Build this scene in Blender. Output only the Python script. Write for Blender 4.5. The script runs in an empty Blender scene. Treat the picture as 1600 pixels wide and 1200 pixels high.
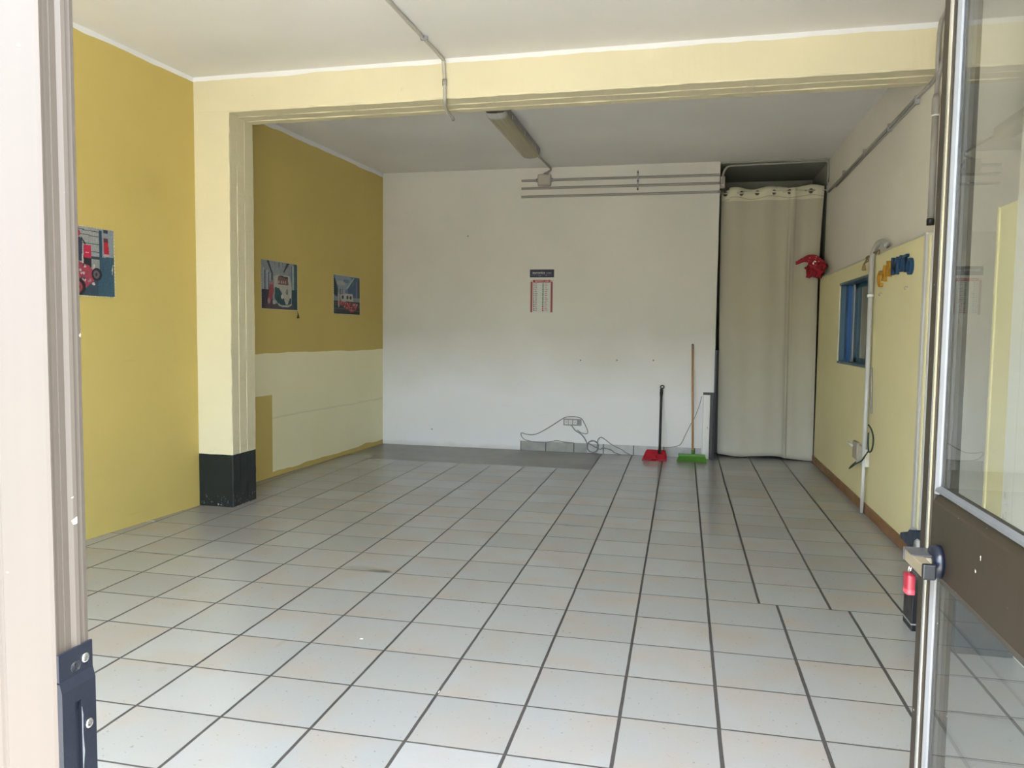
import bpy, bmesh, math, random
from mathutils import Vector, Matrix, noise
random.seed(7)
PI = math.pi
S = bpy.context.scene
C = S.collection

# ------------------------------------------------------------------ camera
CAM = Vector((-0.15529637, -2.66084144, 1.35040388))
YAW, PIT, ROL, FPX = 0.217841178, -0.0658504461, 0.0117114581, 1201.48776
def cam_axes():
    f = Vector((-math.sin(YAW)*math.cos(PIT), math.cos(YAW)*math.cos(PIT), math.sin(PIT)))
    r = Vector((math.cos(YAW), math.sin(YAW), 0)); u = r.cross(f)
    return r*math.cos(ROL)+u*math.sin(ROL), -r*math.sin(ROL)+u*math.cos(ROL), f
RX, UX, FX = cam_axes()
cd = bpy.data.cameras.new('camera'); cam = bpy.data.objects.new('camera', cd); C.objects.link(cam)
cd.sensor_width = 36; cd.lens = FPX/1600*36; cd.clip_start = 0.02
cam.matrix_world = Matrix((( RX.x, UX.x, -FX.x, CAM.x), (RX.y, UX.y, -FX.y, CAM.y), (RX.z, UX.z, -FX.z, CAM.z), (0, 0, 0, 1)))
S.camera = cam
# ------------------------------------------------------------------ light and exposure
w = bpy.data.worlds.new('sky'); S.world = w; w.use_nodes = True
nt = w.node_tree; nt.nodes.clear()
wo = nt.nodes.new('ShaderNodeOutputWorld'); bg = nt.nodes.new('ShaderNodeBackground')
sk = nt.nodes.new('ShaderNodeTexSky'); sk.sky_type = 'NISHITA'; sk.sun_disc = False
sk.sun_elevation = math.radians(58); sk.sun_rotation = math.radians(200); sk.air_density = 1.0; sk.dust_density = 3.0; sk.ozone_density = 1.0
mx = nt.nodes.new('ShaderNodeMix'); mx.data_type = 'RGBA'; mx.inputs[0].default_value = 0.6
mx.inputs[7].default_value = (0.74, 0.87, 1.0, 1)          # bright hazy white over the blue
mul = nt.nodes.new('ShaderNodeVectorMath'); mul.operation = 'SCALE'; mul.inputs['Scale'].default_value = 0.16
nt.links.new(sk.outputs[0], mul.inputs[0]); nt.links.new(mul.outputs[0], mx.inputs[6])
nt.links.new(mx.outputs[2], bg.inputs[0]); bg.inputs[1].default_value = 6.0
nt.links.new(bg.outputs[0], wo.inputs[0])
sd = bpy.data.lights.new('sun', 'SUN'); sd.energy = 8.5; sd.angle = math.radians(2); sd.color = (1, 0.95, 0.87)
sun = bpy.data.objects.new('sun', sd); C.objects.link(sun)
sun.rotation_euler = Vector((-0.36, 0.28, -0.90)).to_track_quat('-Z', 'Y').to_euler()
S.view_settings.view_transform = 'Standard'; S.view_settings.look = 'None'
S.view_settings.exposure = 1.38; S.view_settings.gamma = 1.0
S.view_settings.use_curve_mapping = False

# ------------------------------------------------------------------ helpers
def ray(px, py): return FX + RX*((px-800)/FPX) + UX*((600-py)/FPX)
def on(px, py, axis, v):
    """where a sight line meets the real plane x=v, y=v or z=v"""
    d = ray(px, py); k = 'xyz'.index(axis); return CAM + d*((v-CAM[k])/d[k])
class MB:
    def __init__(s): s.bm = bmesh.new(); s.mi = 0
    def _new(s, faces):
        for f in faces: f.material_index = s.mi
    def box(s, a, b, bevel=0, rot=None, piv=None):
        x0, y0, z0 = [min(p, q) for p, q in zip(a, b)]; x1, y1, z1 = [max(p, q) for p, q in zip(a, b)]
        vs = [s.bm.verts.new(p) for p in ((x0,y0,z0),(x1,y0,z0),(x1,y1,z0),(x0,y1,z0),(x0,y0,z1),(x1,y0,z1),(x1,y1,z1),(x0,y1,z1))]
        fs = [s.bm.faces.new([vs[i] for i in q]) for q in ((0,3,2,1),(4,5,6,7),(0,1,5,4),(1,2,6,5),(2,3,7,6),(3,0,4,7))]
        s._new(fs)
        if rot is not None: bmesh.ops.rotate(s.bm, verts=vs, cent=piv or (0,0,0), matrix=rot)
        if bevel:
            es = list({e for f in fs for e in f.edges})
            r = bmesh.ops.bevel(s.bm, geom=es, offset=bevel, segments=2, affect='EDGES', profile=0.5)
            s._new(r['faces'])
        return s
    def prism(s, pts, z0, z1, axis='z'):
        """polygon in a plane, extruded along an axis (pts given in the other two axes, in x,y,z order)"""
        def P(p, h):
            return (p[0], p[1], h) if axis == 'z' else ((h, p[0], p[1]) if axis == 'x' else (p[0], h, p[1]))
        a = [s.bm.verts.new(P(p, z0)) for p in pts]; b = [s.bm.verts.new(P(p, z1)) for p in pts]
        n = len(pts); fs = [s.bm.faces.new(a[::-1]), s.bm.faces.new(b)]
        for i in range(n): fs.append(s.bm.faces.new((a[i], a[(i+1) % n], b[(i+1) % n], b[i])))
        s._new(fs); return s
    def tube(s, pts, r, seg=10, cap=True, closed=False):
        pts = [Vector(p) for p in pts]; n = len(pts); rings = []
        rr = r if isinstance(r, (list, tuple)) else [r]*n
        up = None
        for i, p in enumerate(pts):
            if closed: t = (pts[(i+1) % n]-pts[i-1])
            else: t = (pts[min(i+1, n-1)]-pts[max(i-1, 0)])
            t.normalize()
            if up is None:
                up = t.orthogonal().normalized()
            else:
                up = (up - t*up.dot(t))
                up = up.normalized() if up.length > 1e-6 else t.orthogonal().normalized()
            v = t.cross(up)
            rings.append([s.bm.verts.new(p + up*math.cos(2*PI*k/seg)*rr[i] + v*math.sin(2*PI*k/seg)*rr[i]) for k in range(seg)])
        fs = []
        for i in range(n if closed else n-1):
            A, B = rings[i], rings[(i+1) % n]
            for k in range(seg): fs.append(s.bm.faces.new((A[k], A[(k+1) % seg], B[(k+1) % seg], B[k])))
        if cap and not closed: fs += [s.bm.faces.new(rings[0][::-1]), s.bm.faces.new(rings[-1])]
        for f in fs: f.smooth = True
        s._new(fs); return s
    def lathe(s, prof, c, axis, seg=24):
        """prof: list of (radius, height) along axis vector from c"""
        c = Vector(c); t = Vector(axis).normalized(); u = t.orthogonal().normalized(); v = t.cross(u)
        rings = [[s.bm.verts.new(c+t*h+u*math.cos(2*PI*k/seg)*max(r,1e-5)+v*math.sin(2*PI*k/seg)*max(r,1e-5)) for k in range(seg)] for r, h in prof]
        fs = []
        for A, B in zip(rings, rings[1:]):
            for k in range(seg): fs.append(s.bm.faces.new((A[k], A[(k+1) % seg], B[(k+1) % seg], B[k])))
        fs += [s.bm.faces.new(rings[0][::-1]), s.bm.faces.new(rings[-1])]
        for f in fs: f.smooth = True
        s._new(fs); return s
    def grid(s, fn, nu, nv, closed_u=False):
        V = [[s.bm.verts.new(fn(i/nu, j/nv)) for i in range(nu+(0 if closed_u else 1))] for j in range(nv+1)]
        fs = []
        for j in range(nv):
            for i in range(nu):
                i2 = (i+1) % nu if closed_u else i+1
                f = s.bm.faces.new((V[j][i], V[j][i2], V[j+1][i2], V[j+1][i])); f.smooth = True; fs.append(f)
        s._new(fs); return s
    def build(s, name, mats, parent=None, smooth=None):
        bmesh.ops.recalc_face_normals(s.bm, faces=s.bm.faces)
        me = bpy.data.meshes.new(name); s.bm.to_mesh(me); s.bm.free()
        for m in (mats if isinstance(mats, (list, tuple)) else [mats]): me.materials.append(m)
        if smooth is not None:
            for p in me.polygons: p.use_smooth = smooth
        o = bpy.data.objects.new(name, me); C.objects.link(o)
        if parent: o.parent = parent; o.matrix_parent_inverse = Matrix.Translation(-Vector(parent.location))
        return o
def tag(o, label, cat, group=None, kind=None):
    if label: o['label'] = label
    if cat: o['category'] = cat
    if group: o['group'] = group
    if kind: o['kind'] = kind
    return o
def struct(o, label=None, cat=None):
    o['kind'] = 'structure'
    if label: o['label'] = label
    if cat: o['category'] = cat
    return o
def thing(name, loc, label, cat, group=None):
    o = bpy.data.objects.new(name, None); C.objects.link(o); o.location = loc; o.empty_display_size = 0.05
    return tag(o, label, cat, group)
def spline(pts, n=8, closed=False):
    P = [Vector(p) for p in pts]; out = []; m = len(P)
    for i in range(m if closed else m-1):
        a = P[(i-1) % m] if closed or i > 0 else P[0]*2-P[1]
        b, c = P[i], P[(i+1) % m]
        d = P[(i+2) % m] if closed or i+2 < m else P[-1]*2-P[-2]
        for k in range(n):
            t = k/n
            out.append(0.5*((2*b)+(c-a)*t+(2*a-5*b+4*c-d)*t*t+(3*b-a-3*c+d)*t**3))
    if not closed: out.append(P[-1])
    return out
# ---- node helpers
class NB:
    def __init__(s, name):
        s.m = bpy.data.materials.new(name); s.m.use_nodes = True; s.t = s.m.node_tree; s.t.nodes.clear()
        s.out = s.t.nodes.new('ShaderNodeOutputMaterial')
        s.co = None
    def n(s, k, **kw):
        x = s.t.nodes.new(k)
        for a, b in kw.items(): setattr(x, a, b)
        return x
    def put(s, sock, v):
        if isinstance(v, bpy.types.NodeSocket): s.t.links.new(v, sock)
        elif v is not None: sock.default_value = v
    def pos(s):
        if s.co is None:
            g = s.n('ShaderNodeNewGeometry'); s.co = g.outputs['Position']
            x = s.n('ShaderNodeSeparateXYZ'); s.put(x.inputs[0], s.co); s.X, s.Y, s.Z = x.outputs
        return s.co
    def M(s, op, a, b=None, c=None, clamp=False):
        x = s.n('ShaderNodeMath', operation=op); x.use_clamp = clamp
        for i, v in enumerate((a, b, c)):
            if v is not None: s.put(x.inputs[i], v)
        return x.outputs[0]
    def noise(s, scale, detail=3, rough=0.5, vec=None, dist=0.0, off=None, stretch=None):
        v = vec if vec is not None else s.pos()
        if off or stretch:
            mp = s.n('ShaderNodeMapping'); s.put(mp.inputs[0], v)
            if off: mp.inputs['Location'].default_value = off
            if stretch: mp.inputs['Scale'].default_value = stretch
            v = mp.outputs[0]
        x = s.n('ShaderNodeTexNoise'); s.put(x.inputs['Vector'], v)
        x.inputs['Scale'].default_value = scale; x.inputs['Detail'].default_value = detail
        x.inputs['Roughness'].default_value = rough; x.inputs['Distortion'].default_value = dist
        return x.outputs[0]
    def ramp(s, f, lo, hi, a=0.0, b=1.0):
        x = s.n('ShaderNodeMapRange'); x.clamp = True
        for i, v in enumerate((f, lo, hi, a, b)): s.put(x.inputs[i], v)
        return x.outputs[0]
    def mix(s, f, a, b):
        x = s.n('ShaderNodeMix', data_type='RGBA')
        s.put(x.inputs[0], f)
        for i, v in ((6, a), (7, b)): s.put(x.inputs[i], (*v, 1) if isinstance(v, tuple) and len(v) == 3 else v)
        return x.outputs[2]
    def bump(s, h, dist=0.002, strength=1.0, prev=None):
        x = s.n('ShaderNodeBump'); x.inputs['Distance'].default_value = dist; x.inputs['Strength'].default_value = strength
        s.put(x.inputs['Height'], h); s.put(x.inputs['Normal'], prev); return x.outputs[0]
    def bsdf(s, col, rough=0.5, metal=0.0, normal=None, spec=None, **kw):
        x = s.n('ShaderNodeBsdfPrincipled')
        s.put(x.inputs['Base Color'], (*col, 1) if isinstance(col, tuple) and len(col) == 3 else col)
        s.put(x.inputs['Roughness'], rough); s.put(x.inputs['Metallic'], metal); s.put(x.inputs['Normal'], normal)
        if spec is not None: s.put(x.inputs['Specular IOR Level'], spec)
        for k, v in kw.items(): s.put(x.inputs[k.replace('_', ' ')], v)
        s.t.links.new(x.outputs[0], s.out.inputs[0]); return s.m
def plain(name, col, rough=0.5, metal=0.0, var=0.06, scale=25, bump=0.0, spec=None, **kw):
    b = NB(name); f = b.noise(scale, 3)
    c = b.mix(f, tuple(max(0, v*(1-var)) for v in col), tuple(min(1, v*(1+var)) for v in col))
    nrm = b.bump(b.noise(scale*4, 2), bump) if bump else None
    r = b.ramp(b.noise(scale*0.7, 2), 0.3, 0.7, rough*0.85, min(1, rough*1.15))
    return b.bsdf(c, r, metal, nrm, spec, **kw)

# ------------------------------------------------------------------ materials
TX, TY = 0.34, 0.33307
YEL = (0.60, 0.468, 0.15); CREAM = (0.67, 0.62, 0.44); CREAM2 = (0.70, 0.64, 0.38); WHITE = (0.66, 0.635, 0.575)

def floor_material():
    b = NB('tiled floor'); b.pos()
    wob = b.M('MULTIPLY', b.M('SUBTRACT', b.noise(6, 2), 0.5), 0.004)
    X = b.M('ADD', b.X, wob); Y = b.M('ADD', b.Y, wob)
    back = b.M('MULTIPLY', b.M('GREATER_THAN', X, 0.0), b.M('GREATER_THAN', Y, 4*TY))
    U = b.M('DIVIDE', b.M('ADD', X, b.M('MULTIPLY', back, TX/4)), TX); V = b.M('DIVIDE', Y, TY)
    du = b.M('MULTIPLY', b.M('ABSOLUTE', b.M('SUBTRACT', U, b.M('ROUND', U))), TX)
    dv = b.M('MULTIPLY', b.M('ABSOLUTE', b.M('SUBTRACT', V, b.M('ROUND', V))), TY)
    dx0 = b.M('ABSOLUTE', X)
    wide = b.ramp(b.Y, -1.0, 1.4, 0.0056, 0.0048)
    thick = b.ramp(b.X, -0.6, 0.1, 0.0, 0.0012)
    ga = b.ramp(b.M('MINIMUM', du, dx0), b.M('ADD', wide, thick), b.M('ADD', b.M('ADD', wide, thick), 0.0010), 1, 0)
    gb = b.ramp(dv, 0.0034, 0.0046, 1, 0)
    g = b.M('MAXIMUM', ga, gb)
    # each tile: a random tone and an off-centre warm cloud
    cu = b.M('FLOOR', U); cv = b.M('FLOOR', V)
    cb = b.n('ShaderNodeCombineXYZ'); b.put(cb.inputs[0], cu); b.put(cb.inputs[1], cv); b.put(cb.inputs[2], back)
    wn = b.n('ShaderNodeTexWhiteNoise'); wn.noise_dimensions = '3D'; b.put(wn.inputs[0], cb.outputs[0])
    sc = b.n('ShaderNodeVectorMath', operation='SCALE'); b.put(sc.inputs[0], wn.outputs['Color']); sc.inputs['Scale'].default_value = 40
    ad = b.n('ShaderNodeVectorMath', operation='ADD'); b.put(ad.inputs[0], b.co); b.put(ad.inputs[1], sc.outputs[0])
    cloud = b.ramp(b.noise(3.2, 2, 0.5, vec=ad.outputs[0]), 0.46, 0.72)
    fine = b.noise(90, 4, 0.6)
    base = b.mix(wn.outputs['Value'], (0.292, 0.294, 0.292), (0.335, 0.337, 0.338))
    base = b.mix(b.M('MULTIPLY', cloud, 0.62), base, (0.345, 0.275, 0.225))
    base = b.mix(b.M('MULTIPLY', fine, 0.25), base, (0.375, 0.378, 0.38))
    speck = b.ramp(b.noise(62, 2, 0.5), 0.695, 0.72)
    base = b.mix(b.M('MULTIPLY', speck, 0.55), base, (0.16, 0.15, 0.14))
    # a few dull stains of their own shape
    def blot(x, y, rx, ry, amt, cur, col=(0.27, 0.25, 0.22)):
        ax = b.M('DIVIDE', b.M('SUBTRACT', b.X, x), rx); ay = b.M('DIVIDE', b.M('SUBTRACT', b.Y, y), ry)
        d = b.M('ADD', b.M('POWER', b.M('ABSOLUTE', ax), 2), b.M('POWER', b.M('ABSOLUTE', ay), 2))
        k = b.ramp(b.M('ADD', d, b.M('MULTIPLY', b.noise(30, 3), 1.0)), 0.7, 1.5, amt, 0)
        return b.mix(k, cur, col)
    base = blot(-1.80, 1.35, 0.085, 0.03, 1.0, base, (0.10, 0.10, 0.095))
    base = blot(-1.90, 1.36, 0.16, 0.06, 0.6, base)
    base = blot(-1.82, 0.30, 0.015, 0.07, 0.3, base)
    base = blot(-2.15, -0.05, 0.03, 0.03, 0.3, base)
    gn = b.noise(40, 3)
    grout = b.mix(gn, (0.035, 0.032, 0.032), (0.075, 0.068, 0.064))
    col = b.mix(g, base, grout)
    # bare screed where the tiles are missing in front of the far wall
    e1 = b.M('GREATER_THAN', b.M('ADD', b.Y, b.M('MULTIPLY', b.noise(9, 2, off=(3, 1, 0)), 0.05)), 4.965)
    e2 = b.M('GREATER_THAN', b.Y, 5.19)
    xin = b.M('MULTIPLY', b.M('GREATER_THAN', X, -3.40), b.M('LESS_THAN', X, -1.025))
    xall = b.M('LESS_THAN', X, -1.025)
    con = b.M('MAXIMUM', b.M('MULTIPLY', e1, xin), b.M('MULTIPLY', e2, xall))
    cc = b.mix(b.ramp(b.noise(2.5, 5, 0.6), 0.3, 0.7), (0.155, 0.150, 0.128), (0.235, 0.225, 0.195))
    cc = b.mix(b.ramp(b.noise(22, 4, 0.6), 0.62, 0.75, 0, 0.5), cc, (0.15, 0.14, 0.125))
    col = b.mix(con, col, cc)
    g = b.M('MULTIPLY', g, b.M('SUBTRACT', 1.0, con))
    rough = b.M('ADD', b.M('MULTIPLY_ADD', b.noise(2.2, 1, 0.4), 0.14, 0.16), b.M('MULTIPLY', g, 0.5))
    rough = b.M('ADD', rough, b.M('MULTIPLY', con, 0.10))
    h = b.M('SUBTRACT', b.M('MULTIPLY', b.noise(14, 2), 0.12), b.M('MULTIPLY', g, b.M('SUBTRACT', 1.0, con)))
    n1 = b.bump(h, 0.0018, 0.8)
    return b.bsdf(col, rough, 0, n1, 0.5)

def plaster(name, col, kind='', bumpd=0.0012):
    b = NB(name); b.pos()
    big = b.noise(0.9, 3, 0.5); small = b.noise(14, 4, 0.6)
    dk = tuple(v*0.94 for v in col); lt = tuple(min(1, v*1.03) for v in col)
    c = b.mix(b.ramp(big, 0.3, 0.7), dk, lt)
    c = b.mix(b.M('MULTIPLY', b.ramp(small, 0.55, 0.8), 0.10), c, tuple(v*0.8 for v in col))
    wz = b.M('ADD', b.Z, b.M('MULTIPLY', b.M('SUBTRACT', b.noise(3.0, 3), 0.5), 0.035))
    if kind == 'left_back':
        w2 = b.M('ADD', b.Z, b.M('MULTIPLY', b.M('SUBTRACT', b.noise(1.6, 2), 0.5), 0.06))
        lowmask = b.M('LESS_THAN', w2, 1.142)
        patch = b.M('MULTIPLY', b.M('LESS_THAN', b.Y, 3.735), b.M('LESS_THAN', b.Z, 0.76))
        edge = b.M('LESS_THAN', b.M('ADD', b.Z, b.M('MULTIPLY', b.noise(2.2, 2), 0.10)), 0.10)
        lowmask = b.M('MULTIPLY', lowmask, b.M('SUBTRACT', 1.0, b.M('MAXIMUM', patch, edge)))
        c2 = b.mix(b.ramp(big, 0.3, 0.7), (0.84, 0.79, 0.52), (0.90, 0.85, 0.58))
        seam = b.ramp(b.M('ABSOLUTE', b.M('SUBTRACT', wz, 0.55)), 0.004, 0.012, 0.22, 0)
        c2 = b.mix(seam, c2, (0.42, 0.40, 0.25))
        c = b.mix(lowmask, c, c2)
    if kind in ('left_back', 'left_front'):
        c = b.mix(b.M('GREATER_THAN', wz, 3.178 if kind == 'left_back' else 3.188), c, (0.80, 0.80, 0.80))
        mark = b.ramp(b.noise(2.0, 5, 0.65, stretch=(1, 1, 9)), 0.66, 0.72, 0, 0.10)
        c = b.mix(mark, c, (0.35, 0.28, 0.12))
    if kind == 'back':
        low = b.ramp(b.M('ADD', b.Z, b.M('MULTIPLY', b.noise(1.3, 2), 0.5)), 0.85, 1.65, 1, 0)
        c = b.mix(b.M('MULTIPLY', low, 0.9), c, (0.88, 0.895, 0.93))  # paler lower repaint, with cool low daylight also put into its colour
        scr = b.ramp(b.noise(2.3, 6, 0.7, stretch=(1, 1, 14)), 0.64, 0.70, 0, 0.14)
        zm = b.M('MULTIPLY', b.ramp(b.Z, 0.2, 0.5), b.ramp(b.Z, 1.2, 1.8, 1, 0))
        c = b.mix(b.M('MULTIPLY', scr, zm), c, (0.34, 0.34, 0.34))
        for hx, hz in ((-1.286, 1.053), (-0.874, 1.061), (-0.471, 1.069), (-2.625, 2.469), (0.12, 0.42), (-3.05, 0.20)):
            d = b.M('SQRT', b.M('ADD', b.M('POWER', b.M('SUBTRACT', b.X, hx), 2), b.M('POWER', b.M('SUBTRACT', b.Z, hz), 2)))
            c = b.mix(b.ramp(d, 0.006, 0.010, 0.85, 0), c, (0.08, 0.07, 0.06))
        dirt = b.ramp(b.M('ADD', b.Z, b.M('MULTIPLY', b.noise(7, 4), 0.08)), 0.05, 0.10, 0.3, 0)
        c = b.mix(dirt, c, (0.45, 0.44, 0.42))
    if kind == 'beam':
        c = b.mix(b.M('GREATER_THAN', wz, 3.188), c, (0.80, 0.80, 0.80))
        mk = b.ramp(b.noise(11, 4, 0.6), 0.72, 0.78, 0, 0.35)
        c = b.mix(mk, c, (0.5, 0.46, 0.28))
    if kind == 'pillar':
        wz2 = b.M('ADD', b.Z, b.M('MULTIPLY', b.M('SUBTRACT', b.noise(14, 2), 0.5), 0.006))
        blk = b.M('LESS_THAN', wz2, 0.402)
        chip = b.M('MULTIPLY', b.ramp(b.noise(38, 4, 0.7), 0.60, 0.66), b.ramp(b.Z, 0.02, 0.11, 0.9, 0))
        bc = b.mix(chip, (0.012, 0.017, 0.018), (0.42, 0.42, 0.40))
        mk = b.ramp(b.noise(16, 4, 0.6), 0.71, 0.77, 0, 0.4)
        c = b.mix(mk, c, (0.42, 0.38, 0.22))
        c = b.mix(blk, c, bc)
        rg = b.M('SUBTRACT', 0.75, b.M('MULTIPLY', blk, 0.35))
        nrm = b.bump(b.noise(60, 3), 0.001)
        return b.bsdf(c, rg, 0, nrm, 0.35)
    if kind == 'panel_white':
        crack = b.ramp(b.M('ABSOLUTE', b.M('SUBTRACT', b.M('ADD', b.Y, b.M('MULTIPLY', b.noise(5, 4), 0.02)), 1.02)), 0.0008, 0.002, 0.5, 0)
        c = b.mix(crack, c, (0.3, 0.3, 0.28))
        dm = b.M('MULTIPLY', b.ramp(b.noise(18, 4), 0.45, 0.6), b.M('MULTIPLY', b.ramp(b.Z, 0.55, 0.75, 1, 0), b.ramp(b.M('ABSOLUTE', b.M('SUBTRACT', b.Y, 1.08)), 0.01, 0.03, 1, 0)))
        c = b.mix(dm, c, (0.35, 0.33, 0.3))
    h = b.M('ADD', b.noise(5, 4, 0.6), b.M('MULTIPLY', b.noise(70, 3), 0.25))
    return b.bsdf(c, 0.75, 0, b.bump(h, bumpd*4, 0.5), 0.3)

M_floor = floor_material()
M_lf = plaster('yellow wall paint', YEL, 'left_front'); M_lb = plaster('yellow and cream wall paint', YEL, 'left_back')
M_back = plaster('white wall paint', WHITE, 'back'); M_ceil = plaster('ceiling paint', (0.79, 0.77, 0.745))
M_beam = plaster('cream beam paint', (0.725, 0.66, 0.455), 'beam'); M_pill = plaster('cream and black pillar paint', (0.725, 0.66, 0.455), 'pillar')
M_rw = plaster('white right wall paint', (0.74, 0.70, 0.62)); M_panel = plaster('cream panel paint', (0.78, 0.71, 0.42), '', 0.0005)
M_pw = plaster('white panel paint', (0.80, 0.79, 0.72), 'panel_white', 0.0005)
M_dark = plaster('shade darkened alcove paint', (0.34, 0.35, 0.28)); M_recess = plaster('grey door paint', (0.17, 0.155, 0.13))
M_out = plain('pavement', (0.58, 0.53, 0.45), 0.9, scale=3)
M_brown = plain('brown wooden skirting', (0.25, 0.12, 0.045), 0.45, scale=9, var=0.2)
M_conduit = plain('grey plastic conduit', (0.31, 0.295, 0.265), 0.5)
M_box = plain('warm grey plastic', (0.42, 0.37, 0.32), 0.55)
M_blackp = plain('black plastic', (0.012, 0.013, 0.015), 0.4)
M_navy = plain('navy plastic', (0.015, 0.035, 0.075), 0.35)
M_white = plain('white plastic', (0.78, 0.78, 0.77), 0.4, var=0.03)
M_red = plain('red plastic', (0.38, 0.008, 0.022), 0.3, scale=12)
M_green = plain('green bristles', (0.10, 0.30, 0.035), 0.7, scale=60, var=0.4)
M_wood = plain('light wooden handle', (0.50, 0.27, 0.13), 0.5, scale=14, var=0.15)
M_grey = plain('grey plastic', (0.30, 0.30, 0.31), 0.45)
M_chrome = plain('chrome', (0.75, 0.75, 0.76), 0.18, 1.0)
M_blue = plain('blue painted frame', (0.004, 0.062, 0.21), 0.4, var=0.12)
M_letY = plain('yellow foam', (0.42, 0.21, 0.008), 0.6); M_letB = plain('blue foam', (0.005, 0.045, 0.125), 0.5)
M_gcable = plain('grey cable', (0.22, 0.23, 0.24), 0.5); M_dgreen = plain('dark green cable', (0.015, 0.04, 0.02), 0.5)
M_rope = plain('brown rope', (0.22, 0.15, 0.075), 0.9, scale=80, var=0.4)
M_pvc = plain('light grey tube', (0.52, 0.53, 0.53), 0.35)
def alu(name, col, rough=0.38, metal=0.75):
    b = NB(name); s = b.noise(60, 3, stretch=(1, 1, 0.04)); sp = b.ramp(b.noise(55, 2), 0.74, 0.77, 0, 0.8)
    c = b.mix(s, tuple(v*0.9 for v in col), tuple(min(1, v*1.08) for v in col)); c = b.mix(sp, c, (0.75, 0.74, 0.7))
    return b.bsdf(c, b.M('ADD', rough, b.M('MULTIPLY', sp, 0.3)), metal, b.bump(s, 0.0003, 0.4))
M_bronze = alu('bronze anodised aluminium', (0.024, 0.018, 0.010), 0.5, 0.1); M_gold = alu('pale gold anodised aluminium', (0.042, 0.034, 0.027), 0.62, 0.0)
M_silver = alu('bright aluminium bead', (0.72, 0.72, 0.70), 0.25, 0.9)
def glass(name, tint=(0.93, 0.95, 0.94), k=1.0):
    b = NB(name); lw = b.n('ShaderNodeLayerWeight'); lw.inputs[0].default_value = 0.5
    f = b.M('POWER', lw.outputs['Facing'], 4.5); f = b.M('MULTIPLY', b.M('ADD', 0.04, b.M('MULTIPLY', f, 0.9)), k, clamp=True)
    tr = b.n('ShaderNodeBsdfTransparent'); tr.inputs[0].default_value = (*tint, 1)
    gl = b.n('ShaderNodeBsdfGlossy'); gl.inputs['Roughness'].default_value = 0.0
    ms = b.n('ShaderNodeMixShader'); b.put(ms.inputs[0], f)
    b.t.links.new(tr.outputs[0], ms.inputs[1]); b.t.links.new(gl.outputs[0], ms.inputs[2]); b.t.links.new(ms.outputs[0], b.out.inputs[0]); return b.m
M_glass = glass('clear glass'); M_hatchglass = glass('dusty dark glass', (0.35, 0.37, 0.36), 1.4)
def fabric_curtain():
    b = NB('cream curtain cloth'); b.pos()
    weave = b.noise(160, 2, stretch=(1, 1, 0.4)); big = b.noise(2.0, 3)
    c = b.mix(big, (0.42, 0.392, 0.30), (0.465, 0.435, 0.335))
    c = b.mix(b.M('MULTIPLY', b.M('GREATER_THAN', b.Z, 2.82), 0.6), c, (0.70, 0.68, 0.50))
    st = b.M('MULTIPLY', b.ramp(b.noise(9, 4), 0.62, 0.72, 0, 0.25), b.ramp(b.Z, 0.3, 0.9, 1, 0))
    c = b.mix(st, c, (0.35, 0.34, 0.30))
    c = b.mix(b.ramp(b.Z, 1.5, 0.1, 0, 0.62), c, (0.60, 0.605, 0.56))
    return b.bsdf(c, 0.85, 0, b.bump(weave, 0.0006, 0.5), 0.2)
M_curt = fabric_curtain()

# ------------------------------------------------------------------ the setting
H = 3.22
def lwf(y): return -3.851 + 0.0846*(y-1.456)
def lwb(y): return -3.837 + 0.0664*(y-3.572)
struct(MB().prism([(-4.3, -2.05), (2.0, -2.05), (2.0, 7.4), (-4.3, 7.4)], -0.12, 0.0).build('floor', M_floor), 'pale square ceramic tile floor with dark grout', 'floor')
struct(MB().prism([(-4.4, -2.2), (2.0, -2.2), (2.0, 7.4), (-4.4, 7.4)], H, H+0.15).build('ceiling', M_ceil), 'plain white painted ceiling', 'ceiling')
m = MB().prism([(lwf(-2.2), -2.2), (lwf(2.70), 2.70), (-4.35, 2.70), (-4.35, -2.2)], -0.1, H)
struct(m.build('wall_left', M_lf), 'yellow left wall in front of the pillar', 'wall')
m = MB().prism([(lwb(2.70), 2.70), (lwb(6.1), 6.1), (-4.35, 6.1), (-4.35, 2.70)], -0.1, H)
struct(m.build('wall_left', M_lb), 'yellow over cream left wall behind the pillar', 'wall')
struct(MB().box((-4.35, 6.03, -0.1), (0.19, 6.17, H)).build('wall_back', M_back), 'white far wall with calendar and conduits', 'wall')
# alcove behind the curtain; its unlit gloom is put into the dark colour
m = MB().box((-0.45, 7.15, -0.1), (1.5, 7.3, H)).box((-0.45, 6.17, -0.1), (-0.3, 7.15, H))
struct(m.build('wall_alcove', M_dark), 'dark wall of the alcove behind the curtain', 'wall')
struct(MB().box((0.19, 6.06, 3.205), (1.30, 7.15, 3.219)).build('ceiling_alcove', M_dark), 'dark slab added for the unlit ceiling of the alcove above the curtain', 'ceiling')  # thin dark sheet under the main ceiling, painting in its shade
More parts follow.
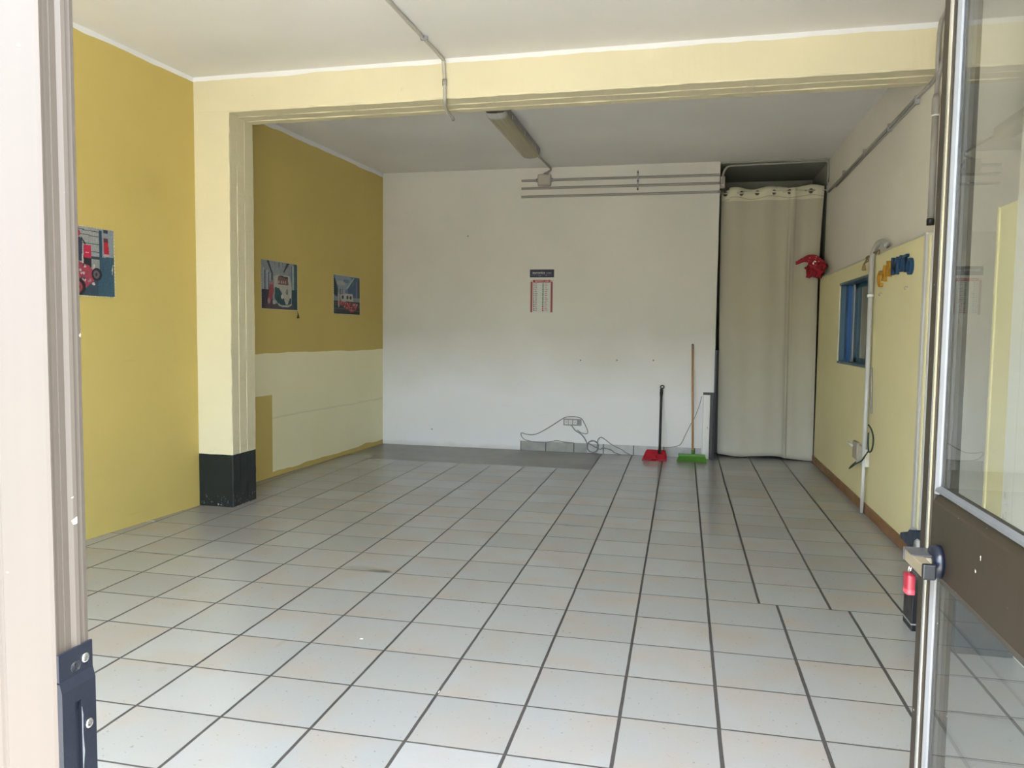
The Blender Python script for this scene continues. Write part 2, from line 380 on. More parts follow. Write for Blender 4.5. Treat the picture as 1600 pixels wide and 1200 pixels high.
# right wall: upper plaster, thinner panelled partition below, door recess nearer to the entrance
RW = 1.30
struct(MB().box((RW, 6.16, -0.1), (RW+0.3, 7.2, H)).build('wall_alcove', M_dark), 'dark right side of the alcove', 'wall')  # right wall's far end coloured dark for the alcove's shade
m = MB().box((RW, 2.45, 1.98), (RW+0.45, 6.16, H)).box((RW, 6.1, -0.1), (RW+0.1, 6.16, 1.98))
m.box((RW+0.45, 2.45, -0.1), (RW+0.46, 2.60, H)).box((RW+0.04, 2.45, -0.1), (RW+0.45, 2.60, 1.98))
m.box((RW, -2.2, -0.1), (RW+0.55, 1.25, H)).box((RW+0.45, 2.38, -0.1), (RW+0.55, 2.60, H)).box((RW+0.51, 1.2, -0.1), (RW+0.55, 2.45, H))
struct(m.build('wall_right', M_rw), 'off-white plaster right wall above the cream panels', 'wall')
WY0, WY1, WZ0, WZ1 = 3.76, 5.0, 1.11, 1.845
m = MB()
m.box((1.255, 2.42, 0), (RW, WY0, 1.98)).box((1.255, WY1, 0), (RW, 6.10, 1.98)).box((1.255, WY0, 0), (RW, WY1, WZ0)).box((1.255, WY0, WZ1), (RW, WY1, 1.98))
struct(m.build('wall_partition', M_panel), 'cream panelled partition with a blue framed window', 'wall')
m = MB().box((1.245, 2.41, 1.972), (RW, 6.10, 1.982)); m.box((1.248, 2.408, 0.0), (1.262, 2.45, 1.972)); m.box((1.282, 2.408, 0.0), (1.36, 2.42, 1.965))
struct(m.build('trim_1', plain('pale grey trim', (0.56, 0.545, 0.50), 0.5)), 'pale grey edge strips of the right partition', 'trim')
m = MB().box((1.36, 2.40, 0), (1.75, 2.45, 1.98))
struct(m.build('wall_recess', plaster('recess panel paint', (0.66, 0.62, 0.53))), 'pale panel inside the recess behind the glass door', 'wall')
m = MB().box((1.75, 1.25, 0), (1.80, 2.40, 2.44)).box((1.735, 1.3, 0.98), (1.75, 1.42, 1.0))
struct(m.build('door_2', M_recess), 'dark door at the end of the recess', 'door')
struct(MB().box((1.75, 1.25, 2.44), (1.80, 2.45, H)).build('wall_recess', M_rw), 'plaster wall above the dark recess door', 'wall')
m = MB().box((1.255, 1.12, 0), (RW, 1.33, 1.955)).box((1.248, 1.315, 0), (1.262, 1.335, 1.955))
struct(m.build('wall_partition', M_panel), 'narrow cream panel edge seen through the glass door', 'wall')
struct(MB().box((1.25, -1.9, 0), (RW, 1.12, 1.97)).build('wall_partition', M_pw), 'cracked white panel seen through the glass door', 'wall')
struct(MB().box((1.240, 2.46, 0), (1.256, 6.10, 0.072), 0.003).build('baseboard_right', M_brown), 'brown wooden baseboard along the right partition', 'baseboard')
# room behind the partition window
m = MB().box((1.85, 3.3, 0.9), (1.9, 5.3, 1.98)).box((RW, 3.25, 0.85), (1.9, 5.35, 0.9)).box((RW, 3.25, 0.9), (1.9, 3.3, 1.98)).box((RW, 5.3, 0.9), (1.9, 5.35, 1.98))
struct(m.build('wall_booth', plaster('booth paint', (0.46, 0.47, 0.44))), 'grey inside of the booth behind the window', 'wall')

# beam and pillar
m = MB()
by0, by1, bz = 2.53, 2.86, 2.95
def wob(x, s=1.0): return (noise.noise(Vector((x*3.1, s*7.3, 0.2)))*0.0035 + noise.noise(Vector((x*17, s*3.3, 0.5)))*0.003)
n = 160; xs = [-3.80 + (1.30+3.80)*i/n for i in range(n+1)]
prof = [(by0, H), (by0, bz+0.012), (by0+0.006, bz), (by0+0.12, bz-0.001), (by0+0.126, bz-0.005), (by0+0.235, bz-0.003), (by0+0.241, bz-0.007), (by1-0.006, bz-0.005), (by1, bz+0.006), (by1, H)]
rows = []
for x in xs:
    sl = -0.016*(x+3.48)   # the beam runs very slightly out of square
    rows.append([m.bm.verts.new((x, y+sl+(wob(x, k) if 0 < k < 9 else 0), z+(wob(x, k+3) if 0 < k < 9 else 0))) for k, (y, z) in enumerate(prof)])
for A, B in zip(rows, rows[1:]):
    for k in range(len(prof)-1): m.bm.faces.new((A[k], B[k], B[k+1], A[k+1]))
m.bm.faces.new(rows[0]); m.bm.faces.new(rows[-1][::-1])
struct(m.build('ceiling_beam', M_beam), 'cream painted ceiling beam with rough underside', 'beam')
m = MB(); n = 120; zs = [-0.05+(H-0.02+0.05)*i/n for i in range(n+1)]
px0, px1, py0, py1 = -3.80, -3.472, 2.535, 2.862
prof = [(px0, py0), (px1-0.004, py0), (px1, py0+0.006), (px1-0.001, py0+0.10), (px1+0.001, py0+0.104), (px1, py0+0.20), (px1+0.003, py0+0.206), (px1+0.001, py1-0.006), (px1, py1), (px0, py1)]
rows = []
for z in zs:
    lean = 0.0
    rows.append([m.bm.verts.new((x+(wob(z, k+20)*0.8 if 0 < k < 9 else 0), y+(wob(z, k+30)*0.8 if 0 < k < 9 else 0), z)) for k, (x, y) in enumerate(prof)])
for A, B in zip(rows, rows[1:]):
    for k in range(len(prof)): k2 = (k+1) % len(prof); m.bm.faces.new((A[k], A[k2], B[k2], B[k]))
m.bm.faces.new(rows[0][::-1]); m.bm.faces.new(rows[-1])
struct(m.build('wall_pillar', M_pill), 'cream pillar with a black painted base', 'pillar')
# skirting tiles on the far wall
def skirt_mat():
    b = NB('grey skirting tiles'); b.pos()
    g = None
    for jx in (-1.965, -1.67, -1.343, -1.007, -0.668, -0.335, 0.0):
        d = b.ramp(b.M('ABSOLUTE', b.M('SUBTRACT', b.X, jx)), 0.004, 0.006, 1, 0); g = d if g is None else b.M('MAXIMUM', g, d)
    lf = b.M('LESS_THAN', b.X, -1.19); nn = b.ramp(b.noise(9, 5, 0.6), 0.35, 0.7)
    c = b.mix(lf, b.mix(nn, (0.56, 0.57, 0.57), (0.40, 0.43, 0.46)), b.mix(nn, (0.30, 0.31, 0.31), (0.40, 0.40, 0.38)))
    return b.bsdf(b.mix(g, c, (0.05, 0.05, 0.055)), 0.35)
struct(MB().box((-1.969, 6.021, 0), (0.07, 6.03, 0.106)).build('baseboard_back', skirt_mat()), 'row of grey skirting tiles below the socket', 'baseboard')

# shop front behind the camera side: header, piers, window and the doorway
m = MB().box((-4.4, -2.2, 2.62), (1.6, -2.0, H)).box((-4.4, -2.2, -0.1), (-3.75, -2.0, 2.62)).box((-2.05, -2.2, -0.1), (-1.86, -2.0, 2.62)).box((0.50, -2.2, -0.1), (1.6, -2.0, 2.62)).box((-3.75, -2.2, -0.1), (-2.05, -2.0, 0.35))
struct(m.build('wall_front', M_rw), 'shop front wall around the entrance', 'wall')
m = MB()
for a, b_ in (((-3.75, -2.12, .35), (-3.69, -2.07, 2.62)), ((-2.11, -2.12, .35), (-2.05, -2.07, 2.62)), ((-3.69, -2.12, .35), (-2.11, -2.07, .41)), ((-3.69, -2.12, 2.56), (-2.11, -2.07, 2.62))): m.box(a, b_, 0.004)
wf = struct(m.build('window_1', M_bronze), 'shop window left of the entrance', 'window')
MB().box((-3.69, -2.10, .41), (-2.11, -2.094, 2.56)).build('pane', M_glass, wf)
struct(MB().box((-30, -16.3, -0.16), (30, -16.0, 3.2)).build('wall_sky_blocker', plaster('sky blocker paint', (0.70, 0.60, 0.46))), 'unseen wall added behind the viewer to block low sky light', 'wall')  # unseen wall, added and sized to keep sky light off the upper far wall
g = MB().box((-40, -40, -0.16), (40, -2.2, -0.10)); struct(g.build('pavement', M_out), 'pavement outside the entrance', 'ground')

# partition window
m = MB()
fx0, fx1 = 1.262, 1.40
m.box((1.250, WY0, WZ0), (1.36, WY0+0.035, WZ1)).box((1.262, WY1-0.02, WZ0), (1.40, WY1, WZ1)).box((1.250, WY0, WZ0), (1.40, WY1, WZ0+0.02)).box((1.250, WY0, WZ1-0.02), (1.40, WY1, WZ1))
m.box((1.33, WY1-0.10, WZ0), (1.40, WY1, WZ1), 0.003)
win = struct(m.build('window_2', plain('slate blue frame', (0.05, 0.11, 0.16), 0.45)), 'blue framed sliding window in the partition', 'window')
MB().box((1.305, WY1-0.13, WZ0+0.02), (1.335, WY1-0.02, WZ1-0.02), 0.003).build('frame', M_blue, win)
m = MB(); ya, yb = 3.79, 4.78
for a, b_ in (((1.345, yb-0.13, WZ0+.02), (1.365, yb, WZ1-.02)), ((1.345, ya, WZ0+.02), (1.365, ya+.06, WZ1-.02)), ((1.345, ya, WZ0+.02), (1.365, yb, WZ0+.06)), ((1.345, ya, WZ1-.06), (1.365, yb, WZ1-.02))): m.box(a, b_, 0.002)
sash = m.build('sash', plain('teal blue sash', (0.012, 0.085, 0.15), 0.4), win)
MB().box((1.352, ya+0.05, WZ0+.05), (1.357, yb-.12, WZ1-.05)).build('pane', M_hatchglass, sash)
MB().box((1.335, yb+0.0, WZ0+.02), (1.345, yb+0.03, WZ1-.02)).box((1.325, yb-0.01, WZ0+.02), (1.35, yb+0.05, WZ0+.04), .003).build('guide_rail', M_grey, win)
MB().box((1.2535, WY1, WZ0-0.01), (1.2555, WY1+0.025, WZ1+.004)).build('white_edge', M_white, win)

# ------------------------------------------------------------------ entrance doors
# left leaf, closed; its lock edge faces the opening
LX = -0.767; LY0, LY1 = -2.02, -1.975
m = MB()
t = LY1-LY0
# profile along the edge face (x outwards), from the street side to the room side
pr = [(-0.885, LY0+0.004), (-0.875, LY0), (-0.835, LY0), (-0.833, LY0+0.0012), (-0.829, LY0+0.0012), (-0.827, LY0), (LX-0.004, LY0), (LX, LY0+0.001),
      (LX, LY0+0.003), (LX-0.008, LY0+0.004), (LX-0.008, LY0+0.008), (LX-0.003, LY0+0.010), (LX-0.003, LY0+0.0145), (LX-0.005, LY0+0.0155), (LX-0.003, LY0+0.0165),
      (LX-0.003, LY0+0.024), (LX+0.001, LY0+0.027), (LX+0.002, LY0+0.031), (LX-0.001, LY0+0.0335), (LX-0.005, LY0+0.0345), (LX-0.005, LY0+0.0365), (LX+0.0005, LY0+0.039), (LX, LY1-0.001), (LX-0.003, LY1),
      (-0.885, LY1)]
m.prism(pr, 0.01, 2.56)
ldoor = struct(MB().box((-1.80, LY0+0.002, 0.01), (-1.71, LY1-.002, 2.56)).box((-1.71, LY0+.002, 0.01), (-0.885, LY1-.002, 0.11)).box((-1.71, LY0+.002, 2.46), (-0.885, LY1-.002, 2.56)).build('door_1', M_gold), 'closed left leaf of the entrance door, pale metal edge with black lock keep', 'door')
m.build('lock_stile', M_gold, ldoor)
MB().box((-1.71, -2.0, 0.11), (-0.885, -1.994, 2.46)).build('pane', M_glass, ldoor)
m = MB()
kz1 = 1.019
Ya, Yb = LY0+0.0005, LY1+0.001
m.box((LX+0.0005, Ya, kz1-0.030), (LX+0.0032, Yb, kz1))
for ya_, yb_ in ((Ya, LY0+0.0175), (LY0+0.0255, Yb)): m.box((LX+0.0005, ya_, 0.60), (LX+0.0062, yb_, kz1-0.056))
m.box((LX+0.0005, Ya, kz1-0.056), (LX+0.0062, Yb, kz1-0.040))
m.prism([(LX+0.0005, kz1-0.028), (LX+0.0032, kz1-0.029), (LX+0.0062, kz1-0.040), (LX+0.0005, kz1-0.040)], Ya, Yb, 'y')
m.box((LX+0.0005, LY0+0.017, 0.60), (LX+0.0015, LY0+0.026, kz1-0.05))
keep = m.build('lock_keep', plain('scuffed black metal', (0.005, 0.0065, 0.011), 0.55, 0.0, bump=0.0004, spec=0.2), ldoor); keep['label'] = 'black metal lock keep with two screws'
m = MB().prism([(LY0+0.0258, 0.955), (LY0+0.0275, 0.945), (LY0+0.0268, 0.925), (LY0+0.0285, 0.905), (LY0+0.0265, 0.89), (LY0+0.027, 0.86), (LY0+0.026, 0.62), (LY0+0.0256, 0.62)], LX+0.0062, LX+0.0066, 'x')
m.build('worn_edge', plain('worn metal', (0.10, 0.11, 0.12), 0.6, 0.2, scale=90, var=0.6), keep)
for z, xo in ((1.003, 0.0030), (0.932, 0.0060), (0.83, 0.0060), (0.70, 0.0060)):
    m = MB().lathe([(0.0052, 0), (0.0052, 0.001), (0.0035, 0.0018), (0.0012, 0.0014)], (LX+xo, LY0+0.036, z), (1, 0, 0), 20)
    m.build('screw', M_chrome, keep)
m = MB()
for r in (0.0055, 0.0045):
    pts = [(LX+0.0033, LY0+0.0225+r*1.2*math.cos(a)*(0.8 if r < .005 else 1), 0.999+r*math.sin(a)) for a in [2*PI*k/8 for k in range(8)]]
    m.tube(pts, 0.00035, 5, closed=True)
for dy in (-0.002, 0.0015): m.box((LX+0.0030, LY0+0.0225+dy-0.0006, 0.9965), (LX+0.0036, LY0+0.0225+dy+0.0006, 1.0015))
m.build('maker_mark', M_blackp, keep)

# right leaf, open into the room; built in leaf coordinates (a along the leaf from free edge to hinge, x away from the room middle)
DEL = -0.011; F0 = Vector((0.361, -0.853, 0))
rz = Matrix.Rotation(DEL, 4, 'Z')
rdoor = thing('glass_door', (0, 0, 0), None, None); rdoor.name = 'door_3'; struct(rdoor, 'open right glass entrance door with bronze metal frame', 'door')
def leaf(mb, name, mat, parent):
    bmesh.ops.transform(mb.bm, verts=mb.bm.verts, matrix=Matrix.Translation(F0) @ rz)
    return mb.build(name, mat, parent)
LW_ = 1.10
# stile profile (x, y) : y=0 free edge, negative towards the hinge
def stile_profile(): return [(0.0, 0.0), (0.0, -0.050), (-0.003, -0.053), (-0.003, -0.072), (0.0, -0.075), (0.0, -0.080), (0.0145, -0.082), (0.0145, -0.090), (0.034, -0.092), (0.045, -0.084), (0.045, 0.0)]
leaf(MB().prism(stile_profile(), 0.012, 2.56), 'stile', M_bronze, rdoor)
leaf(MB().prism([(-0.0032, -0.0535), (-0.0060, -0.0570), (-0.0060, -0.0680), (-0.0032, -0.0715)], 0.012, 2.56), 'edge_bead', M_silver, rdoor)
leaf(MB().prism([(x, -LW_-y) for x, y in stile_profile()][::-1], 0.012, 2.56), 'stile', M_bronze, rdoor)
# horizontal rails with bevelled beads
def rail(z0, z1):
    mb = MB(); pts = [(0.012, z0-0.022), (0.0, z0), (-0.003, z0+0.004), (-0.003, z1-0.004), (0.0, z1), (0.012, z1+0.022), (0.034, z1+0.022), (0.045, z1), (0.045, z0), (0.034, z0-0.022)]
    mb.prism(pts, -0.088, -LW_+0.088, 'y'); return mb
leaf(rail(0.872, 1.018), 'cross_rail', M_bronze, rdoor)
leaf(rail(0.03, 0.13), 'bottom_rail', M_bronze, rdoor); leaf(rail(2.45, 2.54), 'top_rail', M_bronze, rdoor)
leaf(MB().box((0.009, -0.086, 1.03), (0.014, -LW_+0.086, 2.44)), 'pane', M_glass, rdoor)
leaf(MB().box((0.009, -0.086, 0.14), (0.014, -LW_+0.086, 0.86)), 'pane', M_glass, rdoor)
for z0, z1 in ((1.03, 2.44), (0.14, 0.86)):
    mb = MB()
    for k in (0,): mb.prism([(0.001, -0.079), (0.000, -0.086), (0.005, -0.093), (0.009, -0.094), (0.009, -0.082)], z0, z1)
    leaf(mb, 'glazing_bead', plain('dull aluminium bead', (0.16, 0.165, 0.17), 0.45), rdoor)
leaf(MB().prism([(0.001, 1.036), (-0.001, 1.038), (0.001, 1.043), (0.009, 1.048), (0.009, 1.034)], -0.09, -LW_+0.09, 'y'), 'rubber_seal', plain('grey seal', (0.09, 0.095, 0.10), 0.5), rdoor)
# lever handle
hd = leaf(MB().lathe([(0.033, 0.0), (0.034, -0.006), (0.031, -0.016), (0.018, -0.018)], (-0.003, -0.150, 0.905), (1, 0, 0), 32), 'handle', plain('blackened navy metal', (0.005, 0.008, 0.018), 0.3), rdoor)
mb = MB().tube([(-0.012, -0.150, 0.905), (-0.040, -0.150, 0.906)], 0.011, 14).box((-0.056, -0.228, 0.892), (-0.035, -0.102, 0.9165), 0.002)
leaf(mb, 'lever', plain('bronze lever', (0.20, 0.17, 0.115), 0.4), hd)
leaf(MB().box((-0.0575, -0.238, 0.8915), (-0.0335, -0.226, 0.9215), 0.003), 'end_cap', plain('black cap', (0.004, 0.006, 0.009), 0.45), hd)
leaf(MB().box((-0.0575, -0.160, 0.9165), (-0.003, -0.099, 0.9190)).box((-0.0580, -0.1015, 0.892), (-0.0555, -0.0975, 0.919)), 'cover_plate', plain('dark grey plate', (0.05, 0.05, 0.06), 0.35), hd)
lk = leaf(MB().lathe([(0.011, 0), (0.011, -0.010), (0.009, -0.012)], (-0.003, -0.118, 0.873), (1, 0, 0), 20), 'lock_cylinder', M_chrome, rdoor)
kx, ky, kz = F0.x-0.052, F0.y-0.125, 0.886
keys = thing('key_bunch', (kx, ky, kz), 'silver keys with a red fob hanging from the glass door lock', 'keys')
m = MB()
c0 = Vector((kx, ky, kz-0.005))
m.tube([c0+Vector((0.002*math.sin(a), 0.007*math.cos(a), 0.008*math.sin(a))) for a in [2*PI*k/20 for k in range(20)]], 0.0009, 6, closed=True)
m.build('key_ring', M_chrome, keys)
m = MB().box((kx-0.001, ky-0.004, kz-0.002), (kx+0.001, ky+0.006, kz+0.006), .0005, Matrix.Rotation(0.5, 3, 'X'), (kx, ky, kz)).box((kx+0.000, ky+0.003, kz+0.001), (kx+0.0505, ky+0.006, kz+0.008))
m.lathe([(0.006, 0), (0.0065, 0.001), (0.006, 0.002)], (kx+0.001, ky+0.006, kz-0.008), (1, 0, 0), 16)
m.build('key', M_chrome, keys)
def fob(u, v):
    z = kz-0.014-0.044*v; a = 2*PI*u
    r = 0.0115*min(1, (v*(1-v)*30)**0.35) if 0 < v < 1 else 0.0004
    e = 0.55
    cx = math.copysign(abs(math.cos(a))**e, math.cos(a)); sy = math.copysign(abs(math.sin(a))**e, math.sin(a))
    return (kx+cx*r*0.8, ky+sy*r*1.45, z)
def fob_mat():
    b = NB('red key fob'); b.pos()
    tip = b.M('LESS_THAN', b.Z, kz-0.0455)
    return b.bsdf(b.mix(tip, (0.20, 0.012, 0.025), (0.38, 0.04, 0.06)), 0.35)
m = MB().grid(fob, 24, 18, True); m.build('key_fob', fob_mat(), keys)

# ------------------------------------------------------------------ things on the walls
BY = 6.03
def bw(px, py, off=0.0): return on(px, py, 'y', BY-off)
GC = 'surface conduits on the far wall'
def conduit_run(name, pts, r, label, cat='pipe', group=None, mat=None, clips=()):
    o = MB().tube(pts, r, 12).build(name, mat or M_conduit); tag(o, label, cat, group)
    for c in clips:
        MB().box((c[0]-0.018, c[1]-0.018, c[2]-0.018), (c[0]+0.018, c[1]+0.018, c[2]+0.018), 0.004).build('pipe_clip', M_grey, o)
    return o
# three conduits on the far wall
for z, x0, lab in ((3.078, -1.99, 'topmost of the three conduits across the far wall, through the junction box'), (2.990, -1.99, 'middle conduit of the three across the far wall'), (2.898, -1.99, 'lowest of the three conduits across the far wall')):
    conduit_run('conduit', [(x0, BY-0.02, z), (x0+0.01, BY-0.02, z), (0.17, BY-0.02, z-0.003), (0.192, BY-0.02, z-0.003)], 0.0135, lab, group=GC)
br = thing('conduit_bracket', (-0.684, BY, 3.05), 'dark vertical clip bar holding the far wall conduits', 'bracket')
MB().box((-0.693, BY-0.040, 2.935), (-0.675, BY-0.034, 3.150), 0.002).build('bar', M_grey, br)
for z in (3.125, 3.034, 2.945): MB().lathe([(0.008, 0), (0.008, 0.034)], (-0.684, BY-0.0405, z), (0, 1, 0), 12).build('spacer', M_blackp, br)
jb = thing('junction_box', (-1.725, BY, 3.075), 'small square warm grey junction box below the ceiling lamp', 'electrical box')
MB().box((-1.80, BY-0.062, 3.01), (-1.65, BY-0.002, 3.14), 0.014).build('case', M_box, jb)
MB().box((-1.79, BY-0.068, 3.02), (-1.66, BY-0.060, 3.13), 0.006).build('lid', M_box, jb)
for sx in (-1, 1): MB().lathe([(0.022, 0), (0.022, 0.018), (0.016, 0.024)], (-1.725+sx*0.074, BY-0.022, 3.078), (sx, 0, 0), 16).build('cable_gland', M_grey, jb)
MB().lathe([(0.018, 0), (0.018, 0.016)], (-1.715, BY-0.03, 3.138), (0, 0, 1), 16).build('cable_gland', M_grey, jb)
conduit_run('lamp_cable', spline([(-1.69, 5.13, 3.165), (-1.685, 5.25, 3.195), (-1.655, 5.88, 3.200), (-1.650, 5.97, 3.185), (-1.68, 5.995, 3.165), (-1.712, BY-0.03, 3.150)], 6), 0.011, 'thin grey conduit from ceiling lamp to junction box', 'pipe')
# lamp
lamp = thing('ceiling_lamp', (-1.70, 4.32, H), 'long unlit fluorescent ceiling lamp with yellowed diffuser', 'lamp')
def lampz(u):  # cross-section
    return u
LYA, LYB, LXC, LHW = 3.56, 5.10, -1.70, 0.088
pr = [(LXC-LHW, H-0.005), (LXC-LHW, H-0.055), (LXC-LHW+0.006, H-0.06), (LXC+LHW-0.006, H-0.06), (LXC+LHW, H-0.055), (LXC+LHW, H-0.005)]
MB().prism(pr, LYA, LYB, 'y').build('housing', plain('grey lamp housing', (0.20, 0.19, 0.165), 0.5), lamp)
def diff(u, v):
    a = PI*u; y = LYA+0.012+(LYB-LYA-0.024)*v
    e = min(1.0, ((v*(1-v))*60)**0.5); e = max(0.35, e)
    cx = math.copysign(abs(math.cos(a))**0.6, math.cos(a)); sy = abs(math.sin(a))**0.6
    return (LXC-(LHW-0.004)*cx*max(0.9, e), y, H-0.058-0.052*sy*e+(0.0015*math.sin(u*60) if 0 < u < 1 else 0))
dm = NB('yellowed prismatic diffuser'); dm.pos()
tipf = dm.ramp(dm.Y, 3.60, 3.66, 1, 0)
dcol = dm.mix(tipf, (0.36, 0.31, 0.175), (0.50, 0.49, 0.46))
dm = dm.bsdf(dcol, 0.22, 0, dm.bump(dm.noise(120, 1), 0.0008), Transmission_Weight=0.12)
m = MB().grid(diff, 40, 60); m.bm.faces.ensure_lookup_table(); m.build('diffuser', dm, lamp)
for sx in (-0.035, 0.035): MB().lathe([(0.013, 0), (0.013, 0.03)], (LXC+sx, LYA+0.03, H-0.088), (0, 1, 0), 16).build('tube_holder', M_white, lamp)
for y in (3.8, 4.33, 4.86):
    MB().box((LXC+LHW-0.002, y-0.012, H-0.07), (LXC+LHW+0.004, y+0.012, H-0.035), 0.001).build('clip', M_chrome, lamp)

# ceiling conduit down over the beam
cx = -1.80
p = spline([(cx-0.09, -1.9, H-0.013), (cx-0.02, 1.55, H-0.013), (cx, 2.40, H-0.014), (cx+0.002, 2.475, H-0.035), (cx+0.004, 2.487, H-0.09), (cx+0.01, 2.485, 3.05), (cx+0.012, 2.483, 2.975), (cx+0.005, 2.50, 2.930), (cx-0.02, 2.62, 2.918), (cx-0.045, 2.86, 2.915)], 6)
cc = tag(MB().tube(p, 0.0115, 12).build('conduit', plain('painted conduit', (0.50, 0.47, 0.41), 0.5)), 'single conduit along the near ceiling bending down over the beam', 'pipe')
MB().lathe([(0.015, -0.02), (0.0165, -0.02), (0.0165, 0.02), (0.015, 0.02)], (cx+0.010, 2.485, 3.055), (0, 0, 1), 14).build('coupling', M_conduit, cc)
m = MB().box((cx-0.025, 2.08, H-0.028), (cx+0.022, 2.10, H-0.001), 0.003); m.build('pipe_clip', M_grey, cc)
MB().lathe([(0.0125, 0), (0.0125, 0.05)], (cx-0.040, 2.83, 2.915), (-0.18, 1, 0), 12).build('end_cap', M_grey, cc)

# right wall conduits
GR = 'conduits at the right wall corner'
XR = RW-0.014
tag(MB().tube(spline([(1.20, -1.9, H-0.014), (1.235, 1.7, H-0.014), (1.262, 2.30, H-0.016), (1.272, 2.415, H-0.06), (1.272, 2.425, 3.10), (1.272, 2.43, 3.0), (1.276, 2.44, 2.93), (XR-0.002, 2.50, 2.912), (XR, 2.62, 2.905)], 6), 0.0125, 12).build('conduit', M_conduit),
    'thin conduit from near ceiling bending round the beam end', 'pipe', GR)
o = tag(MB().tube([(XR, 2.60, 2.905), (XR, 2.85, 2.905), (XR, 5.62, 2.868), (XR-0.002, 5.98, 2.862)], 0.0125, 12).build('conduit', M_conduit), 'long straight conduit running high along the right wall to the curtain', 'pipe', GR)
tag(MB().tube([(XR+0.004, 2.88, 2.882), (XR+0.004, 5.60, 2.845)], 0.008, 8).build('cable', M_conduit), 'thin cable under the long right wall conduit', 'cable', None)
for y in (2.87, 3.55, 4.35, 5.2): MB().box((XR-0.017, y-0.008, 2.86), (XR+0.013, y+0.008, 2.917), 0.003).build('pipe_clip', M_grey, o)
vx = 1.262
o = tag(MB().tube(spline([(1.33, 1.262, 3.185), (1.33, 1.6, 3.185), (1.325, 2.20, 3.17), (1.31, 2.39, 3.13), (1.305, 2.415, 3.05), (1.290, 2.43, 2.95), (1.275, 2.43, 2.85), (1.274, 2.43, 2.76)], 6), 0.0125, 12).build('conduit', M_conduit), 'upper bent conduit feeding the wide vertical pipe by the glass door', 'pipe', GR)
o = tag(MB().tube([(1.272, 2.427, 2.74), (1.272, 2.427, 2.06)], 0.0185, 16).build('conduit', M_conduit), 'wide vertical pipe ending above the cream partition corner', 'pipe', GR)
MB().lathe([(0.014, 0.03), (0.0225, 0.0), (0.0225, -0.085), (0.020, -0.09)], (1.272, 2.427, 2.765), (0, 0, 1), 16).build('coupling', M_conduit, o)
MB().lathe([(0.021, 0), (0.021, 0.008)], (1.272, 2.427, 2.665), (0, 0, 1), 16).build('ring', M_white, o)
MB().lathe([(0.021, 0), (0.022, 0.03), (0.020, 0.04)], (1.272, 2.427, 2.025), (0, 0, 1), 16).build('end_cap', M_blackp, o)
# alcove pipe and fittings
p = [(0.215, 5.955, 2.99), (0.222, 5.96, 3.10), (0.25, 5.965, 3.16), (0.33, 5.97, 3.185), (0.8, 5.98, 3.195), (1.20, 5.97, 3.20), (1.265, 5.965, 3.195), (1.280, 5.96, 3.17), (1.282, 5.96, 2.98)]
tag(MB().tube(spline([(q[0], q[1]+0.07, q[2]-0.012) for q in p], 6), 0.012, 10).build('conduit', M_conduit), 'conduit arching over the dark opening above the curtain', 'pipe')
fb = thing('junction_box', (0.225, 6.1, 3.0), 'small grey fittings at the far wall end above the curtain', 'electrical box')
MB().box((0.193, 6.06, 2.94), (0.245, 6.13, 3.07), 0.006).build('case', M_box, fb)
for z in (3.055, 2.985): MB().lathe([(0.012, 0), (0.014, 0.02), (0.008, 0.024)], (0.217, 6.06, z-0.005), (0, -1, 0), 12).build('knob', M_white, fb)
# socket
so = thing('wall_socket', (-1.366, BY, 0.34), 'grey four gang wall socket low on the far wall', 'socket')
MB().box((-1.470, BY-0.016, 0.306), (-1.262, BY-0.001, 0.384), 0.005).build('frame', plain('grey socket frame', (0.36, 0.36, 0.37), 0.45), so)
for i in range(4):
    x = -1.452+0.047*i+(0.006 if i > 1 else 0)
    MB().box((x, BY-0.020, 0.322), (x+0.038, BY-0.015, 0.368), 0.002).build('module', M_white if i < 3 else M_grey, so)
    MB().box((x+0.012, BY-0.0212, 0.332), (x+0.017, BY-0.0195, 0.358)).box((x+0.024, BY-0.0212, 0.332), (x+0.028, BY-0.0195, 0.358)).build('slot', M_grey, so)
def c2(pts, off=0.012): return [bw(800+a*0.20625, 520+b*0.20625, off) for a, b in pts]
def cable(name, pts, r, label, mat=M_gcable, group=None):
    q = []
    for v in pts:
        v = Vector(v)
        if v.z < r: v.z = r
        q.append(v)
    return tag(MB().tube(spline(q, 6), r, 8).build(name, mat), label, 'cable', group)
cable('cable', c2([(495,735),(520,755),(560,765),(573,745),(545,680),(520,647),(460,635),(400,642),(330,685),(240,740),(170,770),(110,768),(75,758),(68,775),(100,810),(180,828),(250,830),(300,822),(350,818),(400,828),(470,835)], 0.026), 0.0042, 'thin grey cable looping over the wall socket and down to the skirting')
pts = c2([(450,700),(480,740),(520,765),(550,800),(568,840)], 0.03)
for k in range(0, 44):
    a = -PI*0.95+2*PI*k/14; w_ = 1+0.05*math.sin(k*1.7)
    pts += c2([(612+42*w_*math.cos(a), 862+44*w_*math.sin(a))], 0.03+0.012*math.sin(k*0.9))
pts += c2([(660,880),(690,872),(750,888)], 0.035) + [Vector((-0.875, 5.985, 0.02)), Vector((-0.80, 5.965, 0.006))]
cable('cable', pts, 0.0055, 'thicker grey cable coiled below the wall socket')
cable('cable', c2([(640,870),(648,845),(650,812),(672,792),(700,805),(760,850),(830,885)], 0.035)+[Vector((-0.755, 5.985, 0.030)), Vector((-0.685, 5.965, 0.005))], 0.0045, 'grey cable rising from the coil and sloping right to the floor')
cable('cable', c2([(1150,872),(1190,868),(1250,858),(1280,840),(1310,782),(1350,700),(1380,650),(1420,550),(1437,482)], 0.075), 0.0032, 'thin grey cable climbing behind the broom to the white cabinet')

